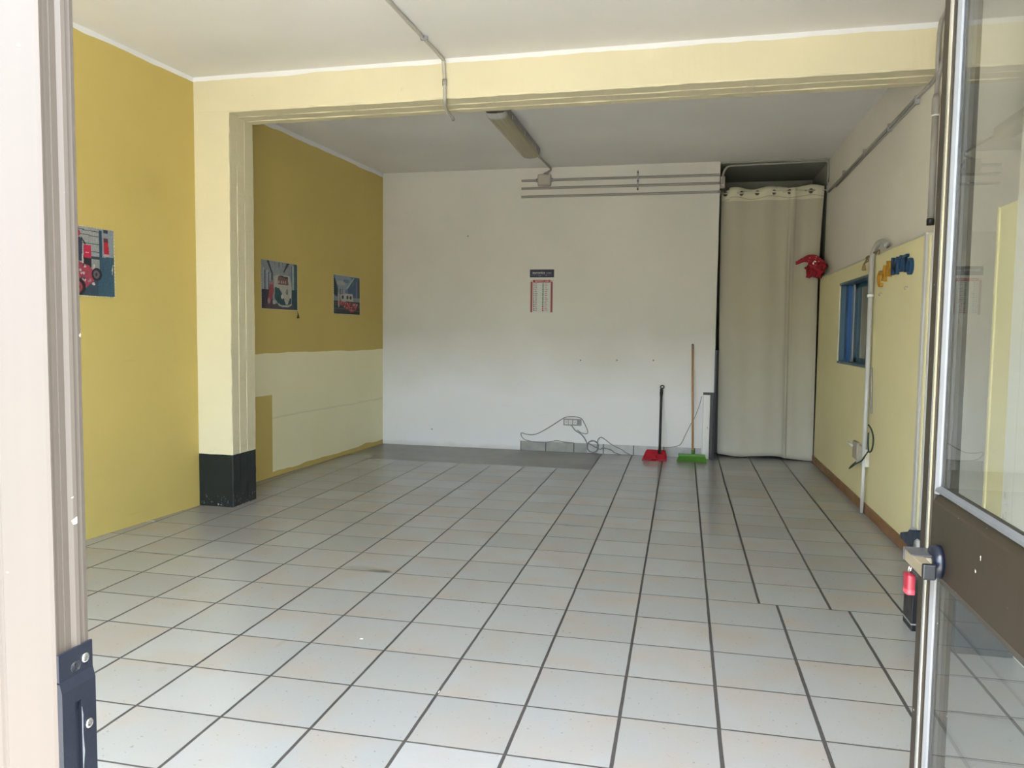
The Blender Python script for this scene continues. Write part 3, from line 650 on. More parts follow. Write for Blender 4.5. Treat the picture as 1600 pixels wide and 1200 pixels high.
# calendar
class Art:
    """small painted picture: a grid of coloured cells on a thin sheet"""
    def __init__(s, nu, nv, bgc): s.nu, s.nv = nu, nv; s.a = [[bgc]*nu for _ in range(nv)]
    def poly(s, pts, c, k=1.0):
        pts = [(x*s.nu, y*s.nv) for x, y in pts]
        ys = [p[1] for p in pts]; xs_ = [p[0] for p in pts]
        for j in range(max(0, int(min(ys))), min(s.nv, int(max(ys))+1)):
            for i in range(max(0, int(min(xs_))), min(s.nu, int(max(xs_))+1)):
                x, y = i+.5, j+.5; ins = False; n_ = len(pts)
                for q in range(n_):
                    (x1, y1), (x2, y2) = pts[q], pts[q-1]
                    if (y1 > y) != (y2 > y) and x < (x2-x1)*(y-y1)/(y2-y1)+x1: ins = not ins
                if ins: s.set(i, j, c, k)
    def set(s, i, j, c, k=1.0):
        o = s.a[j][i]; s.a[j][i] = tuple(o[q]*(1-k)+c[q]*k for q in range(3))
    def rect(s, x0, y0, x1, y1, c, k=1.0): s.poly([(x0, y0), (x1, y0), (x1, y1), (x0, y1)], c, k)
    def ell(s, x, y, rx, ry, c, k=1.0): s.poly([(x+rx*math.cos(2*PI*t/24), y+ry*math.sin(2*PI*t/24)) for t in range(24)], c, k)
    def line(s, x0, y0, x1, y1, w_, c, k=1.0):
        dx, dy = (x1-x0), (y1-y0)*s.nv/s.nu; L = math.hypot(dx, dy) or 1; nx, ny = -dy/L*w_/2, dx/L*w_/2*s.nu/s.nv
        s.poly([(x0+nx, y0+ny), (x1+nx, y1+ny), (x1-nx, y1-ny), (x0-nx, y0-ny)], c, k)
    def build(s, name, P0, U, V, N, parent=None, thick=0.003, rough=0.5, curl=0.0, rough_print=0.0):
        """P0 top left, U to the right, V down, N out of the wall"""
        P0, U, V, N = Vector(P0), Vector(U), Vector(V), Vector(N).normalized()
        verts, faces, cols = [], [], []
        for j in range(s.nv+1):
            for i in range(s.nu+1):
                u, v = i/s.nu, j/s.nv
                b_ = curl*(abs(u-0.5)*2)**4*v + curl*0.3*math.sin(u*7+v*5)
                verts.append(P0+U*u+V*v+N*(thick+abs(b_)))
        W_ = s.nu+1
        for j in range(s.nv):
            for i in range(s.nu): faces.append((j*W_+i, (j+1)*W_+i, (j+1)*W_+i+1, j*W_+i+1)); cols.append(s.a[j][i])
        n0 = len(verts)
        ring = [i for i in range(W_)] + [j*W_+s.nu for j in range(1, s.nv+1)] + [s.nv*W_+i for i in range(s.nu-1, -1, -1)] + [j*W_ for j in range(s.nv-1, 0, -1)]
        for r_ in ring:
            i, j = r_ % W_, r_//W_; verts.append(P0+U*(i/s.nu)+V*(j/s.nv)+N*0.0006)
        for k in range(len(ring)):
            k2 = (k+1) % len(ring); faces.append((ring[k], ring[k2], n0+k2, n0+k)); cols.append((0.5, 0.5, 0.48))
        faces.append([n0+k for k in range(len(ring))]); cols.append((0.5, 0.5, 0.48))
        me = bpy.data.meshes.new(name); me.from_pydata(verts, [], faces); me.update()
        ca = me.color_attributes.new('print', 'FLOAT_COLOR', 'CORNER')
        rg = random.Random(4)
        for p_, c in zip(me.polygons, cols):
            q_ = 1+rough_print*rg.uniform(-1, 1); c = tuple(v*q_+rough_print*0.03*rg.uniform(0, 1) for v in c)
            for li in p_.loop_indices: ca.data[li].color = (*c, 1)
        b = NB(name+' print'); at_ = b.n('ShaderNodeVertexColor'); at_.layer_name = 'print'
        me.materials.append(b.bsdf(at_.outputs[0], rough, 0, None, 0.4))
        o = bpy.data.objects.new(name, me); C.objects.link(o)
        if parent: o.parent = parent; o.matrix_parent_inverse = Matrix.Translation(-Vector(parent.location))
        return o
def text_mesh(name, txt, size, mat, P0, U, V, parent=None, depth=0.0006, offset=0.0, xs=1.0):
    """lettering: U reading direction, V up, P0 lower left corner"""
    cu = bpy.data.curves.new(name, 'FONT'); cu.body = txt; cu.size = size; cu.extrude = depth/2; cu.offset = offset; cu.resolution_u = 3
    tmp = bpy.data.objects.new('t', cu); C.objects.link(tmp)
    bpy.context.view_layer.update()
    me = bpy.data.meshes.new_from_object(tmp.evaluated_get(bpy.context.evaluated_depsgraph_get())); bpy.data.objects.remove(tmp)
    U, V = Vector(U).normalized(), Vector(V).normalized(); N = U.cross(V)
    for v in me.vertices: v.co = Vector(P0)+U*(v.co.x*xs)+V*v.co.y+N*(v.co.z+depth/2)
    me.materials.clear(); me.materials.append(mat); me.name = name
    o = bpy.data.objects.new(name, me); C.objects.link(o)
    if parent: o.parent = parent; o.matrix_parent_inverse = Matrix.Translation(-Vector(parent.location))
    return o
cx0, cx1, cz0, cz1 = -1.884, -1.604, 1.587, 2.083
cal = thing('wall_calendar', ((cx0+cx1)/2, BY, (cz0+cz1)/2), 'paper wall calendar with navy header and red bordered month page', 'calendar')
A = Art(84, 150, (0.62, 0.61, 0.57))
navy = (0.018, 0.018, 0.045); redc = (0.27, 0.055, 0.055)
A.rect(0.005, 0.01, 0.995, 0.185, navy)
A.rect(0.05, 0.125, 0.9, 0.14, (0.10, 0.09, 0.14)); A.rect(0.35, 0.13, 0.48, 0.165, (0.10, 0.10, 0.16)); A.rect(0.64, 0.12, 0.72, 0.16, (0.12, 0.10, 0.18))
A.rect(0.13, 0.245, 0.86, 0.305, (0.38, 0.02, 0.03)); A.rect(0.03, 0.29, 0.115, 0.985, redc); A.rect(0.87, 0.29, 0.955, 0.985, redc)
A.rect(0.03, 0.26, 0.12, 0.272, (0.5, 0.2, 0.1)); A.rect(0.87, 0.26, 0.955, 0.272, (0.5, 0.2, 0.1))
A.rect(0.12, 0.305, 0.87, 0.985, (0.60, 0.61, 0.57))
random.seed(3)
for k in range(15):
    y = 0.325+k*0.043
    A.rect(0.155, y, 0.185+0.02*(k > 8), y+0.028, (0.12, 0.12, 0.11) if k > 7 else (0.2, 0.2, 0.19))
    A.rect(0.23, y+0.004, 0.29+0.03*random.random(), y+0.024, (0.26, 0.25, 0.24))
    A.rect(0.52, y, 0.58, y+0.03, (0.09, 0.20, 0.10) if k < 12 else (0.38, 0.06, 0.06))
    A.rect(0.62, y+0.006, 0.70+0.06*random.random(), y+0.022, (0.48, 0.22, 0.22) if k % 3 else (0.30, 0.30, 0.28))
    A.rect(0.12, y+0.036, 0.87, y+0.040, (0.5, 0.5, 0.47))
A.build('sheet', (cx0, BY, cz1), (cx1-cx0, 0, 0), (0, 0, cz0-cz1), (0, -1, 0), cal, 0.003, 0.55, 0.0)
M_print = plain('grey white print', (0.55, 0.57, 0.58), 0.6)
text_mesh('header_lettering', 'euronics', 0.042, M_print, (cx0+0.030, BY-0.0034, cz1-0.052), (1, 0, 0), (0, 0, 1), cal, 0.0004, 0.0004)
text_mesh('header_lettering', 'PUNTOEXPERT', 0.0135, M_print, (cx0+0.193, BY-0.0034, cz1-0.049), (1, 0, 0), (0, 0, 1), cal, 0.0004, 0.0002, 0.62)
text_mesh('month_lettering', 'MARZO 2024', 0.026, plain('pale print', (0.62, 0.5, 0.47), 0.6), (cx0+0.062, BY-0.0034, cz1-0.145), (1, 0, 0), (0, 0, 1), cal, 0.0004, 0.0002, 1.1)

# posters (printed cloths with stitched edges)
def poster(label, P0, P1, z0, z1, art, curl=0.002):
    P0, P1 = Vector((P0[0], P0[1], 0)), Vector((P1[0], P1[1], 0)); U = P1-P0
    N = Vector((U.y, -U.x, 0)).normalized()
    mid = (P0+P1)/2
    t = thing('poster', (mid.x, mid.y, (z0+z1)/2), label, 'poster', None)
    art.build('printed_sheet', (P0.x, P0.y, z1), U, (0, 0, z0-z1), N, t, 0.004, 0.55, curl, 0.22)
    m = MB(); pts = []
    per = 2*(U.length+z1-z0); nst = 96
    for k in range(nst):   # stitched cord edge, in dashes
        s = k/nst*per; L = U.length; Hh = z1-z0
        def at(s):
            s %= per
            if s < L: return P0+U*(s/L)+Vector((0, 0, z1+0.004))
            if s < L+Hh: return P1+U.normalized()*0.004+Vector((0, 0, z1-(s-L)))
            if s < 2*L+Hh: return P1-U*((s-L-Hh)/L)+Vector((0, 0, z0-0.004))
            return P0-U.normalized()*0.004+Vector((0, 0, z0+(s-2*L-Hh)))
        m.tube([at(s)+N*0.005, at(s+per/nst*0.62)+N*0.006], 0.0036, 5)
    m.build('stitched_edge', plain('cream stitching', (0.62, 0.58, 0.38), 0.8), t)
    return t, P0, P1, N
sky_ = (0.22, 0.26, 0.32)
# 1: workshop scene with red go-kart, on the near yellow wall (left part behind the door edge)
A = Art(130, 96, (0.30, 0.31, 0.31))
for y in (0.03, 0.10, 0.22, 0.33): A.line(0.0, y-0.01, 0.82, y+0.02, 0.008, (0.05, 0.05, 0.06))
A.rect(0.0, 0.42, 0.82, 0.455, (0.03, 0.045, 0.06)); A.rect(0.0, 0.455, 0.82, 0.64, (0.27, 0.29, 0.28))
A.rect(0.80, 0.02, 0.835, 0.44, (0.02, 0.06, 0.11)); A.rect(0.835, 0.0, 1, 0.40, (0.24, 0.27, 0.30)); A.rect(0.865, 0.0, 0.925, 0.05, (0.02, 0.03, 0.05))
A.poly([(0.80, 0.42), (1, 0.40), (1, 1), (0.3, 1), (0.55, 0.75), (0.80, 0.62)], (0.035, 0.085, 0.13)); A.rect(0.0, 0.64, 0.78, 1, (0.03, 0.06, 0.09))
A.poly([(0.86, 0.38), (0.865, 0.17), (0.925, 0.17), (0.93, 0.37)], (0.42, 0.02, 0.04)); A.rect(0.865, 0.12, 0.92, 0.19, (0.12, 0.03, 0.04)); A.rect(0.86, 0.36, 0.93, 0.40, (0.45, 0.33, 0.33))
A.rect(0.59, 0.26, 0.69, 0.47, (0.45, 0.02, 0.06)); A.rect(0.59, 0.45, 0.69, 0.58, (0.02, 0.02, 0.025)); A.rect(0.615, 0.36, 0.665, 0.38, (0.6, 0.35, 0.35)); A.rect(0.57, 0.28, 0.585, 0.56, (0.5, 0.5, 0.48))
A.ell(0.525, 0.10, 0.03, 0.05, (0.30, 0.03, 0.05)); A.poly([(0.49, 0.14), (0.58, 0.17), (0.57, 0.5), (0.48, 0.5)], (0.03, 0.035, 0.07)); A.line(0.56, 0.16, 0.62, 0.25, 0.02, (0.02, 0.02, 0.04))
A.poly([(0.25, 0.62), (0.5, 0.50), (0.66, 0.56), (0.78, 0.72), (0.6, 0.90), (0.3, 0.88)], (0.30, 0.04, 0.07))
for k in range(46):
    random.seed(k); A.ell(random.uniform(0.32, 0.74), random.uniform(0.55, 0.84), 0.014, 0.02, random.choice([(0.5, 0.42, 0.42), (0.42, 0.03, 0.05), (0.05, 0.05, 0.08), (0.25, 0.2, 0.22)]))
for x, y, r in ((0.76, 0.68, 0.085), (0.52, 0.88, 0.11)):
    A.ell(x, y, r*0.82, r*1.15, (0.012, 0.012, 0.016)); A.ell(x-0.005, y, r*0.5, r*0.72, (0.30, 0.05, 0.07) if y > 0.8 else (0.12, 0.10, 0.12)); A.ell(x-0.005, y, r*0.2, r*0.3, (0.04, 0.02, 0.03))
A.poly([(0.965, 0.60), (0.985, 0.50), (0.99, 0.52), (0.975, 0.68)], (0.5, 0.48, 0.4))
poster('poster of a red racing kart in a garage, on the yellow wall before the pillar', (lwf(1.163), 1.163), (lwf(1.748), 1.748), 1.558, 1.987, A)
# 2: green and white bus
A = Art(104, 78, (0.24, 0.26, 0.29))
A.poly([(0.1, 0), (0.62, 0), (0.62, 0.05), (0.42, 0.33), (0.30, 0.33)], (0.26, 0.28, 0.30)); A.poly([(0.14, 0), (0.20, 0.0), (0.31, 0.26), (0.31, 0.40), (0.27, 0.38), (0.27, 0.26)], (0.02, 0.04, 0.06)); A.poly([(0.70, 0.0), (0.78, 0.0), (0.62, 0.22), (0.60, 0.20)], (0.02, 0.04, 0.06))
for x in (0.36, 0.48, 0.58): A.line(x, 0.0, x-0.02*0, 0.10, 0.012, (0.06, 0.08, 0.12))
for k, x in enumerate((0.03, 0.13, 0.21)): A.rect(x, 0.16+0.05*k, x+0.05, 0.62, (0.36, 0.37, 0.42)); A.rect(x+0.05, 0.2+0.05*k, x+0.08, 0.62, (0.06, 0.10, 0.13))
A.rect(0.86, 0.05, 0.90, 0.62, (0.33, 0.44, 0.43)); A.rect(0.80, 0.1, 0.83, 0.5, (0.24, 0.23, 0.36)); A.rect(0.90, 0.0, 1, 0.62, (0.05, 0.10, 0.13)); A.rect(0.83, 0.05, 0.86, 0.62, (0.12, 0.14, 0.18))
A.rect(0, 0.60, 0.30, 1, (0.045, 0.035, 0.06)); A.rect(0.84, 0.56, 1, 1, (0.02, 0.06, 0.075)); A.rect(0.1, 0.88, 0.9, 1, (0.07, 0.06, 0.07))
A.poly([(0.33, 0.32), (0.45, 0.27), (0.78, 0.27), (0.82, 0.40), (0.84, 0.55), (0.80, 0.9), (0.45, 0.9), (0.36, 0.8), (0.34, 0.55)], (0.42, 0.41, 0.36))
A.poly([(0.44, 0.47), (0.45, 0.30), (0.50, 0.28), (0.73, 0.31), (0.74, 0.48)], (0.16, 0.08, 0.08)); A.poly([(0.50, 0.30), (0.50, 0.28), (0.73, 0.30), (0.72, 0.34)], (0.03, 0.03, 0.03))
for x in (0.47, 0.55, 0.60, 0.66): A.ell(x, 0.42, 0.018, 0.035, (0.42, 0.33, 0.30))
A.poly([(0.36, 0.54), (0.47, 0.55), (0.56, 0.66), (0.68, 0.93), (0.46, 0.90), (0.36, 0.78)], (0.015, 0.07, 0.085)); A.poly([(0.82, 0.68), (0.82, 0.92), (0.70, 0.94), (0.76, 0.80)], (0.02, 0.06, 0.07))
A.ell(0.565, 0.73, 0.035, 0.048, (0.55, 0.53, 0.44)); A.ell(0.805, 0.71, 0.018, 0.045, (0.55, 0.53, 0.44)); A.ell(0.70, 0.62, 0.033, 0.062, (0.10, 0.12, 0.13))
A.line(0.68, 0.58, 0.70, 0.65, 0.009, (0.4, 0.4, 0.36)); A.line(0.72, 0.58, 0.70, 0.65, 0.009, (0.4, 0.4, 0.36))
A.poly([(0.45, 0.87), (0.52, 0.905), (0.72, 0.91), (0.84, 0.86), (0.84, 0.90), (0.72, 0.955), (0.5, 0.94), (0.45, 0.91)], (0.40, 0.42, 0.41))
A.poly([(0.24, 0.42), (0.30, 0.42), (0.34, 0.62), (0.28, 0.78), (0.22, 0.9), (0.16, 0.92), (0.20, 0.62)], (0.32, 0.06, 0.08)); A.ell(0.27, 0.46, 0.025, 0.035, (0.42, 0.20, 0.20)); A.ell(0.20, 0.83, 0.035, 0.06, (0.36, 0.24, 0.25)); A.ell(0.34, 0.86, 0.045, 0.04, (0.42, 0.42, 0.38))
t, P0, P1, N = poster('poster of a green and white camper bus with a tassel hanging at its corner', (lwb(3.578), 3.578), (lwb(4.158), 4.158), 1.548, 1.981, A)
m = MB().tube([P1+N*0.006+Vector((0, 0, 1.545)), P1+N*0.008+Vector((0, 0, 1.515))], 0.002, 6).lathe([(0.002, 0), (0.006, -0.008), (0.005, -0.012), (0.013, -0.045), (0.011, -0.047)], P1+N*0.014+Vector((0, 0, 1.518)), (0, 0, 1), 10)
m.build('tassel', plain('dark tassel', (0.07, 0.045, 0.02), 0.9), t)
# 3: racing truck with red flowers/crowd
A = Art(104, 72, (0.11, 0.17, 0.26))
A.poly([(0.05, 0), (0.6, 0), (0.72, 0.10), (0.45, 0.38), (0.2, 0.35), (0.08, 0.15)], (0.22, 0.27, 0.33)); A.ell(0.28, 0.20, 0.16, 0.07, (0.34, 0.33, 0.35)); A.ell(0.48, 0.13, 0.12, 0.05, (0.10, 0.19, 0.29))
A.line(0.50, 0.33, 0.78, 0.03, 0.03, (0.36, 0.40, 0.42)); A.poly([(0.52, 0.34), (0.80, 0.02), (1, 0.0), (1, 0.6), (0.55, 0.55)], (0.045, 0.085, 0.16)); A.rect(0.71, 0.12, 0.76, 0.24, (0.04, 0.16, 0.13)); A.rect(0.86, 0.1, 0.89, 0.6, (0.15, 0.16, 0.32)); A.rect(0.94, 0.05, 1, 0.6, (0.04, 0.05, 0.03))
A.poly([(0, 0.05), (0.06, 0.1), (0.16, 0.4), (0.14, 0.56), (0, 0.5)], (0.02, 0.035, 0.04)); A.rect(0.18, 0.32, 0.42, 0.56, (0.27, 0.27, 0.29)); A.rect(0.22, 0.35, 0.27, 0.5, (0.08, 0.12, 0.13)); A.rect(0.31, 0.35, 0.34, 0.5, (0.1, 0.14, 0.16))
A.rect(0, 0.56, 1, 0.66, (0.20, 0.23, 0.23)); A.rect(0, 0.66, 1, 1, (0.018, 0.032, 0.035))
for k in range(5): A.line(0, 0.72+k*0.05, 1, 0.71+k*0.05, 0.006, (0.10, 0.12, 0.13))
A.poly([(0.25, 0.50), (0.45, 0.46), (0.72, 0.46), (0.75, 0.66), (0.3, 0.68)], (0.42, 0.40, 0.38))
for x in (0.28, 0.46, 0.58): A.ell(x+0.06, 0.56, 0.04, 0.05, (0.04, 0.04, 0.05))
A.poly([(0.16, 0.45), (0.2, 0.45), (0.21, 0.82), (0.17, 0.84)], (0.42, 0.32, 0.33)); A.rect(0.38, 0.65, 0.72, 0.67, (0.3, 0.35, 0.32))
for k in range(150):
    random.seed(100+k); u = random.random(); v = random.random()
    x = 0.22+0.68*u; y = 0.66+0.26*v*(1-abs(u-0.65)*1.1)+0.06*u
    A.ell(x, min(0.93, y), 0.016, 0.022, random.choice([(0.45, 0.03, 0.05), (0.50, 0.05, 0.07), (0.55, 0.28, 0.28), (0.12, 0.02, 0.03), (0.40, 0.05, 0.05)]))
poster('smallest poster, nearest to the room corner, busy with red and white', (lwb(4.853), 4.853), (lwb(5.432), 5.432), 1.538, 1.945, A)
random.seed(11)

# foam letters CAR MOTO
GL = 'foam letters on the right partition'
spec = [('C', 3.53, 1.730, 0.135, 0.125, M_letY, 'yellow', -8), ('A', 3.405, 1.760, 0.13, 0.115, M_letY, 'yellow', -6), ('R', 3.275, 1.782, 0.125, 0.115, M_letY, 'yellow', -4),
        ('M', 3.145, 1.782, 0.135, 0.165, M_letB, 'blue', -2), ('O', 2.965, 1.786, 0.128, 0.10, M_letB, 'blue', 0), ('T', 2.865, 1.776, 0.128, 0.11, M_letB, 'blue', 2), ('O', 2.755, 1.748, 0.125, 0.115, M_letB, 'blue', 4)]
nice = ['yellow foam letter C, first and lowest of the word row', 'yellow foam letter A between the C and the R', 'yellow foam letter R, last of the yellow letters', 'blue foam letter M, next to the yellow R', 'blue foam letter O between M and T', 'blue foam letter T before the last O', 'blue foam letter O, last of the row, nearest the door']
for k, (ch, y, z, h, w_, mt, _, ang) in enumerate(spec):
    o = text_mesh('foam_letter', ch, h/0.70, mt, (0, 0, 0), (0, -1, 0), (0, 0, 1), None, 0.020, 0.0025)
    ys = [v.co.y for v in o.data.vertices]; zs_ = [v.co.z for v in o.data.vertices]
    sy = w_*0.9/(max(ys)-min(ys)); sz = h*0.88/(max(zs_)-min(zs_)); y1_, z0_ = max(ys), min(zs_)
    for v in o.data.vertices: v.co.y = (v.co.y-y1_)*sy; v.co.z = (v.co.z-z0_)*sz
    bv = o.modifiers.new('soft', 'BEVEL'); bv.width = 0.004; bv.segments = 2; bv.limit_method = 'ANGLE'
    o.location = (1.2545, y, z); o.rotation_euler = (math.radians(-ang), 0, 0)
    tag(o, nice[k], 'letter', GL)
for hy, hz, lab in ((3.44, 1.665, 'small metal hook below the yellow letters'), (2.775, 1.672, 'small metal hook below the blue letters')):
    o = MB().tube(spline([(1.255, hy, hz+0.008), (1.240, hy, hz+0.008), (1.232, hy, hz), (1.236, hy, hz-0.008), (1.244, hy, hz-0.004)], 4), 0.0025, 6).build('hook', M_grey); tag(o, lab, 'hook', 'hooks under the foam letters')

# ------------------------------------------------------------------ curtain in the alcove opening
def rody(x): return 6.195-0.055*(x-0.2)
RZ = 2.905
cur = thing('curtain', (0.73, 6.17, 0), 'long cream eyelet curtain closing the alcove', 'curtain')
ey = [on(px, 305, 'y', 6.17).x for px in (1133.6, 1158, 1183, 1208.9, 1233.3, 1245.5, 1266, 1291)]
xa, xb = 0.215, 1.268
def phase(x):
    e = [ey[0]-0.12]+ey+[ey[-1]+0.1]
    for i in range(len(e)-1):
        if x <= e[i+1]: return (i-1)+(x-e[i])/(e[i+1]-e[i])
    return len(ey)-0.5
def cloth(u, v):
    x = xa+(xb-xa)*u
    k = phase(x); amp = 0.024*(1-0.45*v)
    tt = max(0, (v-0.15)/0.85)
    y = rody(x)-math.sin(PI*k)*amp*(1-0.55*tt)+0.018*tt*math.sin(x*9+1.0)+0.010*tt*math.sin(x*23+0.6)
    if v > 0.03: y += 0.030*math.exp(-((x-0.93-0.02*v)/0.018)**2)*-1 * min(1, v*3)
    z0 = 0.028+0.012*math.sin(x*8.5+0.9)-0.012*(x-0.2)
    ztop = 2.955+0.014*math.sin(x*16.5+1.9)+(0.006 if 0.80 < x < 0.9 else 0)-0.02*(x < 0.3)
    z = ztop+(z0-ztop)*v
    x2 = x+0.035*v*(1-u)-0.040*u**3*min(1, v*3)*(1-0.55*v)
    return (x2, y, z)
m = MB().grid(cloth, 260, 60)
cl = m.build('cloth', M_curt, cur)
so_ = cl.modifiers.new('thickness', 'SOLIDIFY'); so_.thickness = 0.002; so_.offset = 0
MB().grid(lambda u, v: (lambda p: (p[0], p[1]-0.0022, p[2]))(cloth(u, 0.034+0.0035*v)), 200, 1).build('hem_seam', plain('seam thread', (0.40, 0.38, 0.27), 0.9), cur)
for x in ey[:5]+ey[6:]:
    if x > xb-0.01: x = xb-0.018
    m = MB(); c = Vector((x+0.001, rody(x)-0.004, RZ-0.004)); R_ = 0.023
    m.tube([c+Vector((R_*0.8*math.cos(a), -0.006*math.cos(a), R_*math.sin(a))) for a in [2*PI*k/20 for k in range(20)]], 0.0055, 8, closed=True)
    e_ = m.build('eyelet', plain('dark bronze ring', (0.16, 0.13, 0.10), 0.3, 0.8), cur)
    MB().lathe([(0.0185, 0), (0.0185, 0.002)], c+Vector((0, -0.0045, -0.002)), (0, 1, 0), 18).build('eyelet_shade_disc', plain('eyelet shadowed cloth', (0.05, 0.035, 0.025), 0.9), e_)  # dark disc paints the shade inside the ring, no real opening
m = MB().tube([(0.192, rody(0.192)-0.012, RZ), (1.298, rody(1.298)-0.012, RZ)], 0.0085, 12)
rod = thing('curtain_rod', (0.75, 6.165, RZ), 'pale metal rod threaded through the curtain eyelets', 'rod')
# the rod shows in front of the cloth only between some eyelets
m.build('rod', plain('pale metal rod', (0.62, 0.58, 0.47), 0.3, 0.3), rod)
MB().box((0.191, 6.16, RZ-0.03), (0.205, 6.20, RZ+0.03), 0.003).build('bracket', M_grey, rod)
MB().box((1.285, 6.10, RZ-0.02), (1.299, 6.15, RZ+0.05), 0.003).build('bracket', M_grey, rod)

# black cabinet seen through the gap, and narrow white cabinet at the wall end
o = MB().box((-0.22, 6.45, 0), (0.42, 6.95, 1.19), 0.01).build('black_cabinet', M_blackp); tag(o, 'black cabinet glimpsed in the gap behind the curtain', 'cabinet')
wc = thing('narrow_cabinet', (0.13, 5.99, 0), 'narrow white cabinet with black top and side at the wall end', 'cabinet')
MB().box((0.080, 5.955, 0.0), (0.150, 6.018, 0.705), 0.002).build('body', M_white, wc)
MB().box((0.076, 5.950, 0.705), (0.188, 6.018, 0.728), 0.002).build('top', M_blackp, wc)
MB().box((0.150, 5.950, 0.0), (0.188, 6.018, 0.705), 0.002).build('side', M_blackp, wc)
MB().lathe([(0.006, 0), (0.006, 0.004)], (0.128, 5.9545, 0.345), (0, -1, 0), 12).build('knob', M_grey, wc)
o = tag(MB().box((0.192, 6.00, 0), (0.205, 6.17, 1.19)).build('wall_edge_strip', M_blackp), 'tall black strip on the wall end beside the curtain', 'strip')

# ------------------------------------------------------------------ dustpan and broom
dp = thing('dustpan', (-0.43, 5.70, 0), 'red long handled dustpan with black handle leaning on the far wall', 'dustpan')
def pan(u, v):
    # u across, v from front lip to back
    x = -0.555+0.262*u; 
    inset = 0.035*max(0, v-0.35)*(1.6 if u < 0.5 else 0.7)
    x = x+inset*(1-2*u)+(0.010 if u < .5 else -0.004)*v
    y = 5.655+0.16*v
    bk = min(1, max(0, (v-0.45)/0.55)); bk = bk*bk*(3-2*bk)
    edge = max(0, abs(u-0.5)*2-0.86)/0.14
    z = 0.006+0.010*v+0.085*bk+0.055*edge*v*(1-bk)
    return (x, y, z)
m = MB().grid(pan, 40, 24); o = m.build('pan', M_red, dp); s_ = o.modifiers.new('thickness', 'SOLIDIFY'); s_.thickness = 0.004; s_.offset = 1
hb, ht = Vector((-0.372, 5.770, 0.062)), Vector((-0.375, 6.005, 0.755))
m = MB().tube([hb, hb.lerp(ht, 0.08)], 0.016, 12); m.build('socket', M_blackp, dp)
MB().tube([hb.lerp(ht, t_) for t_ in (0.02, 0.5, 0.86, 0.93, 1.0)], [0.014, 0.014, 0.014, 0.018, 0.016], 14).build('handle', M_blackp, dp)
ax = (ht-hb).normalized(); c = ht+ax*0.022+Vector((0.008, 0, 0))
m = MB().tube([c+Vector((0.020*math.cos(a), 0, 0.016*math.sin(a))) for a in [2*PI*k/18 for k in range(18)]], 0.0065, 8, closed=True); m.build('hanging_loop', M_blackp, dp)
bro = thing('broom', (-0.03, 5.75, 0), 'green broom with wooden handle leaning beside the white cabinet', 'broom')
def brush(u, v):
    x = -0.180+0.300*u; sp = 0.014*(1-v)
    y0 = 5.755
    return (x+(u-0.5)*2*sp, y0, 0)
m = MB()
random.seed(5)
for i in range(64):
    for j in range(7):
        u = (i+0.5)/64; w_ = (j-3)/3
        xt = -0.165+0.272*u; yt = 5.765+0.018*w_
        xb_ = xt+(u-0.5)*0.055+random.uniform(-.002, .002); yb_ = 5.765-0.028+0.032*w_+random.uniform(-.002, .002)
        m.tube([(xt, yt, 0.055), ((xt+xb_)/2, (yt+yb_)/2, 0.03), (xb_, yb_, 0.001)], [0.0022, 0.0024, 0.0018], 4, cap=False)
o = m.build('bristles', M_green, bro)
MB().box((-0.175, 5.742, 0.050), (0.112, 5.790, 0.078), 0.006).build('head', plain('green plastic head', (0.10, 0.27, 0.05), 0.5), bro)
b0, b1 = Vector((-0.022, 5.766, 0.075)), Vector((-0.050, 6.012, 1.205))
MB().tube([b0, b0.lerp(b1, 0.04)], 0.016, 12).build('socket', plain('green plastic socket', (0.10, 0.27, 0.05), 0.5), bro)
MB().tube([b0, b1], 0.0115, 14).build('handle', M_wood, bro)
MB().tube([b1, b1+(b1-b0).normalized()*0.045, b1+(b1-b0).normalized()*0.052], [0.0125, 0.0125, 0.008], 14).build('end_cap', plain('grey brown cap', (0.22, 0.19, 0.16), 0.5), bro)

# ------------------------------------------------------------------ right wall things
pole = thing('awning_pole', (1.228, 3.60, 0), 'tall pale grey tube with hooked top leaning on the partition', 'pole')
zt = 1.975
def onp(px, py, x): return on(px, py, 'x', x)
up_ = []
base = Vector((1.218, 3.615, 0.006))
elbow = Vector((1.226, 3.66, 1.93))
MB().tube([base, base.lerp(elbow, 0.24)], 0.0125, 14).build('foot', plain('pale tube end', (0.62, 0.62, 0.61), 0.4), pole)
MB().tube([base.lerp(elbow, 0.22), base.lerp(elbow, 0.225), base.lerp(elbow, 0.88)], [0.012, 0.0165, 0.0175], 14).build('tube', M_pvc, pole)
hp = spline([base.lerp(elbow, 0.87), elbow, elbow+Vector((0.004, -0.030, 0.065)), elbow+Vector((0.012, -0.11, 0.115)), elbow+Vector((0.026, -0.21, 0.118)), elbow+Vector((0.038, -0.27, 0.085))], 7)
MB().tube(hp, [0.0205]*(len(hp)), 14).build('hooked_end', plain('weathered grey tube', (0.36, 0.35, 0.32), 0.5), pole)
MB().tube([base.lerp(elbow, 0.857), base.lerp(elbow, 0.868)], 0.0235, 14).build('ring', M_white, pole)
MB().tube([(1.243, 3.555, 0.78), (1.243, 3.60, 1.12)], 0.006, 8).build('side_strip', M_grey, pole)
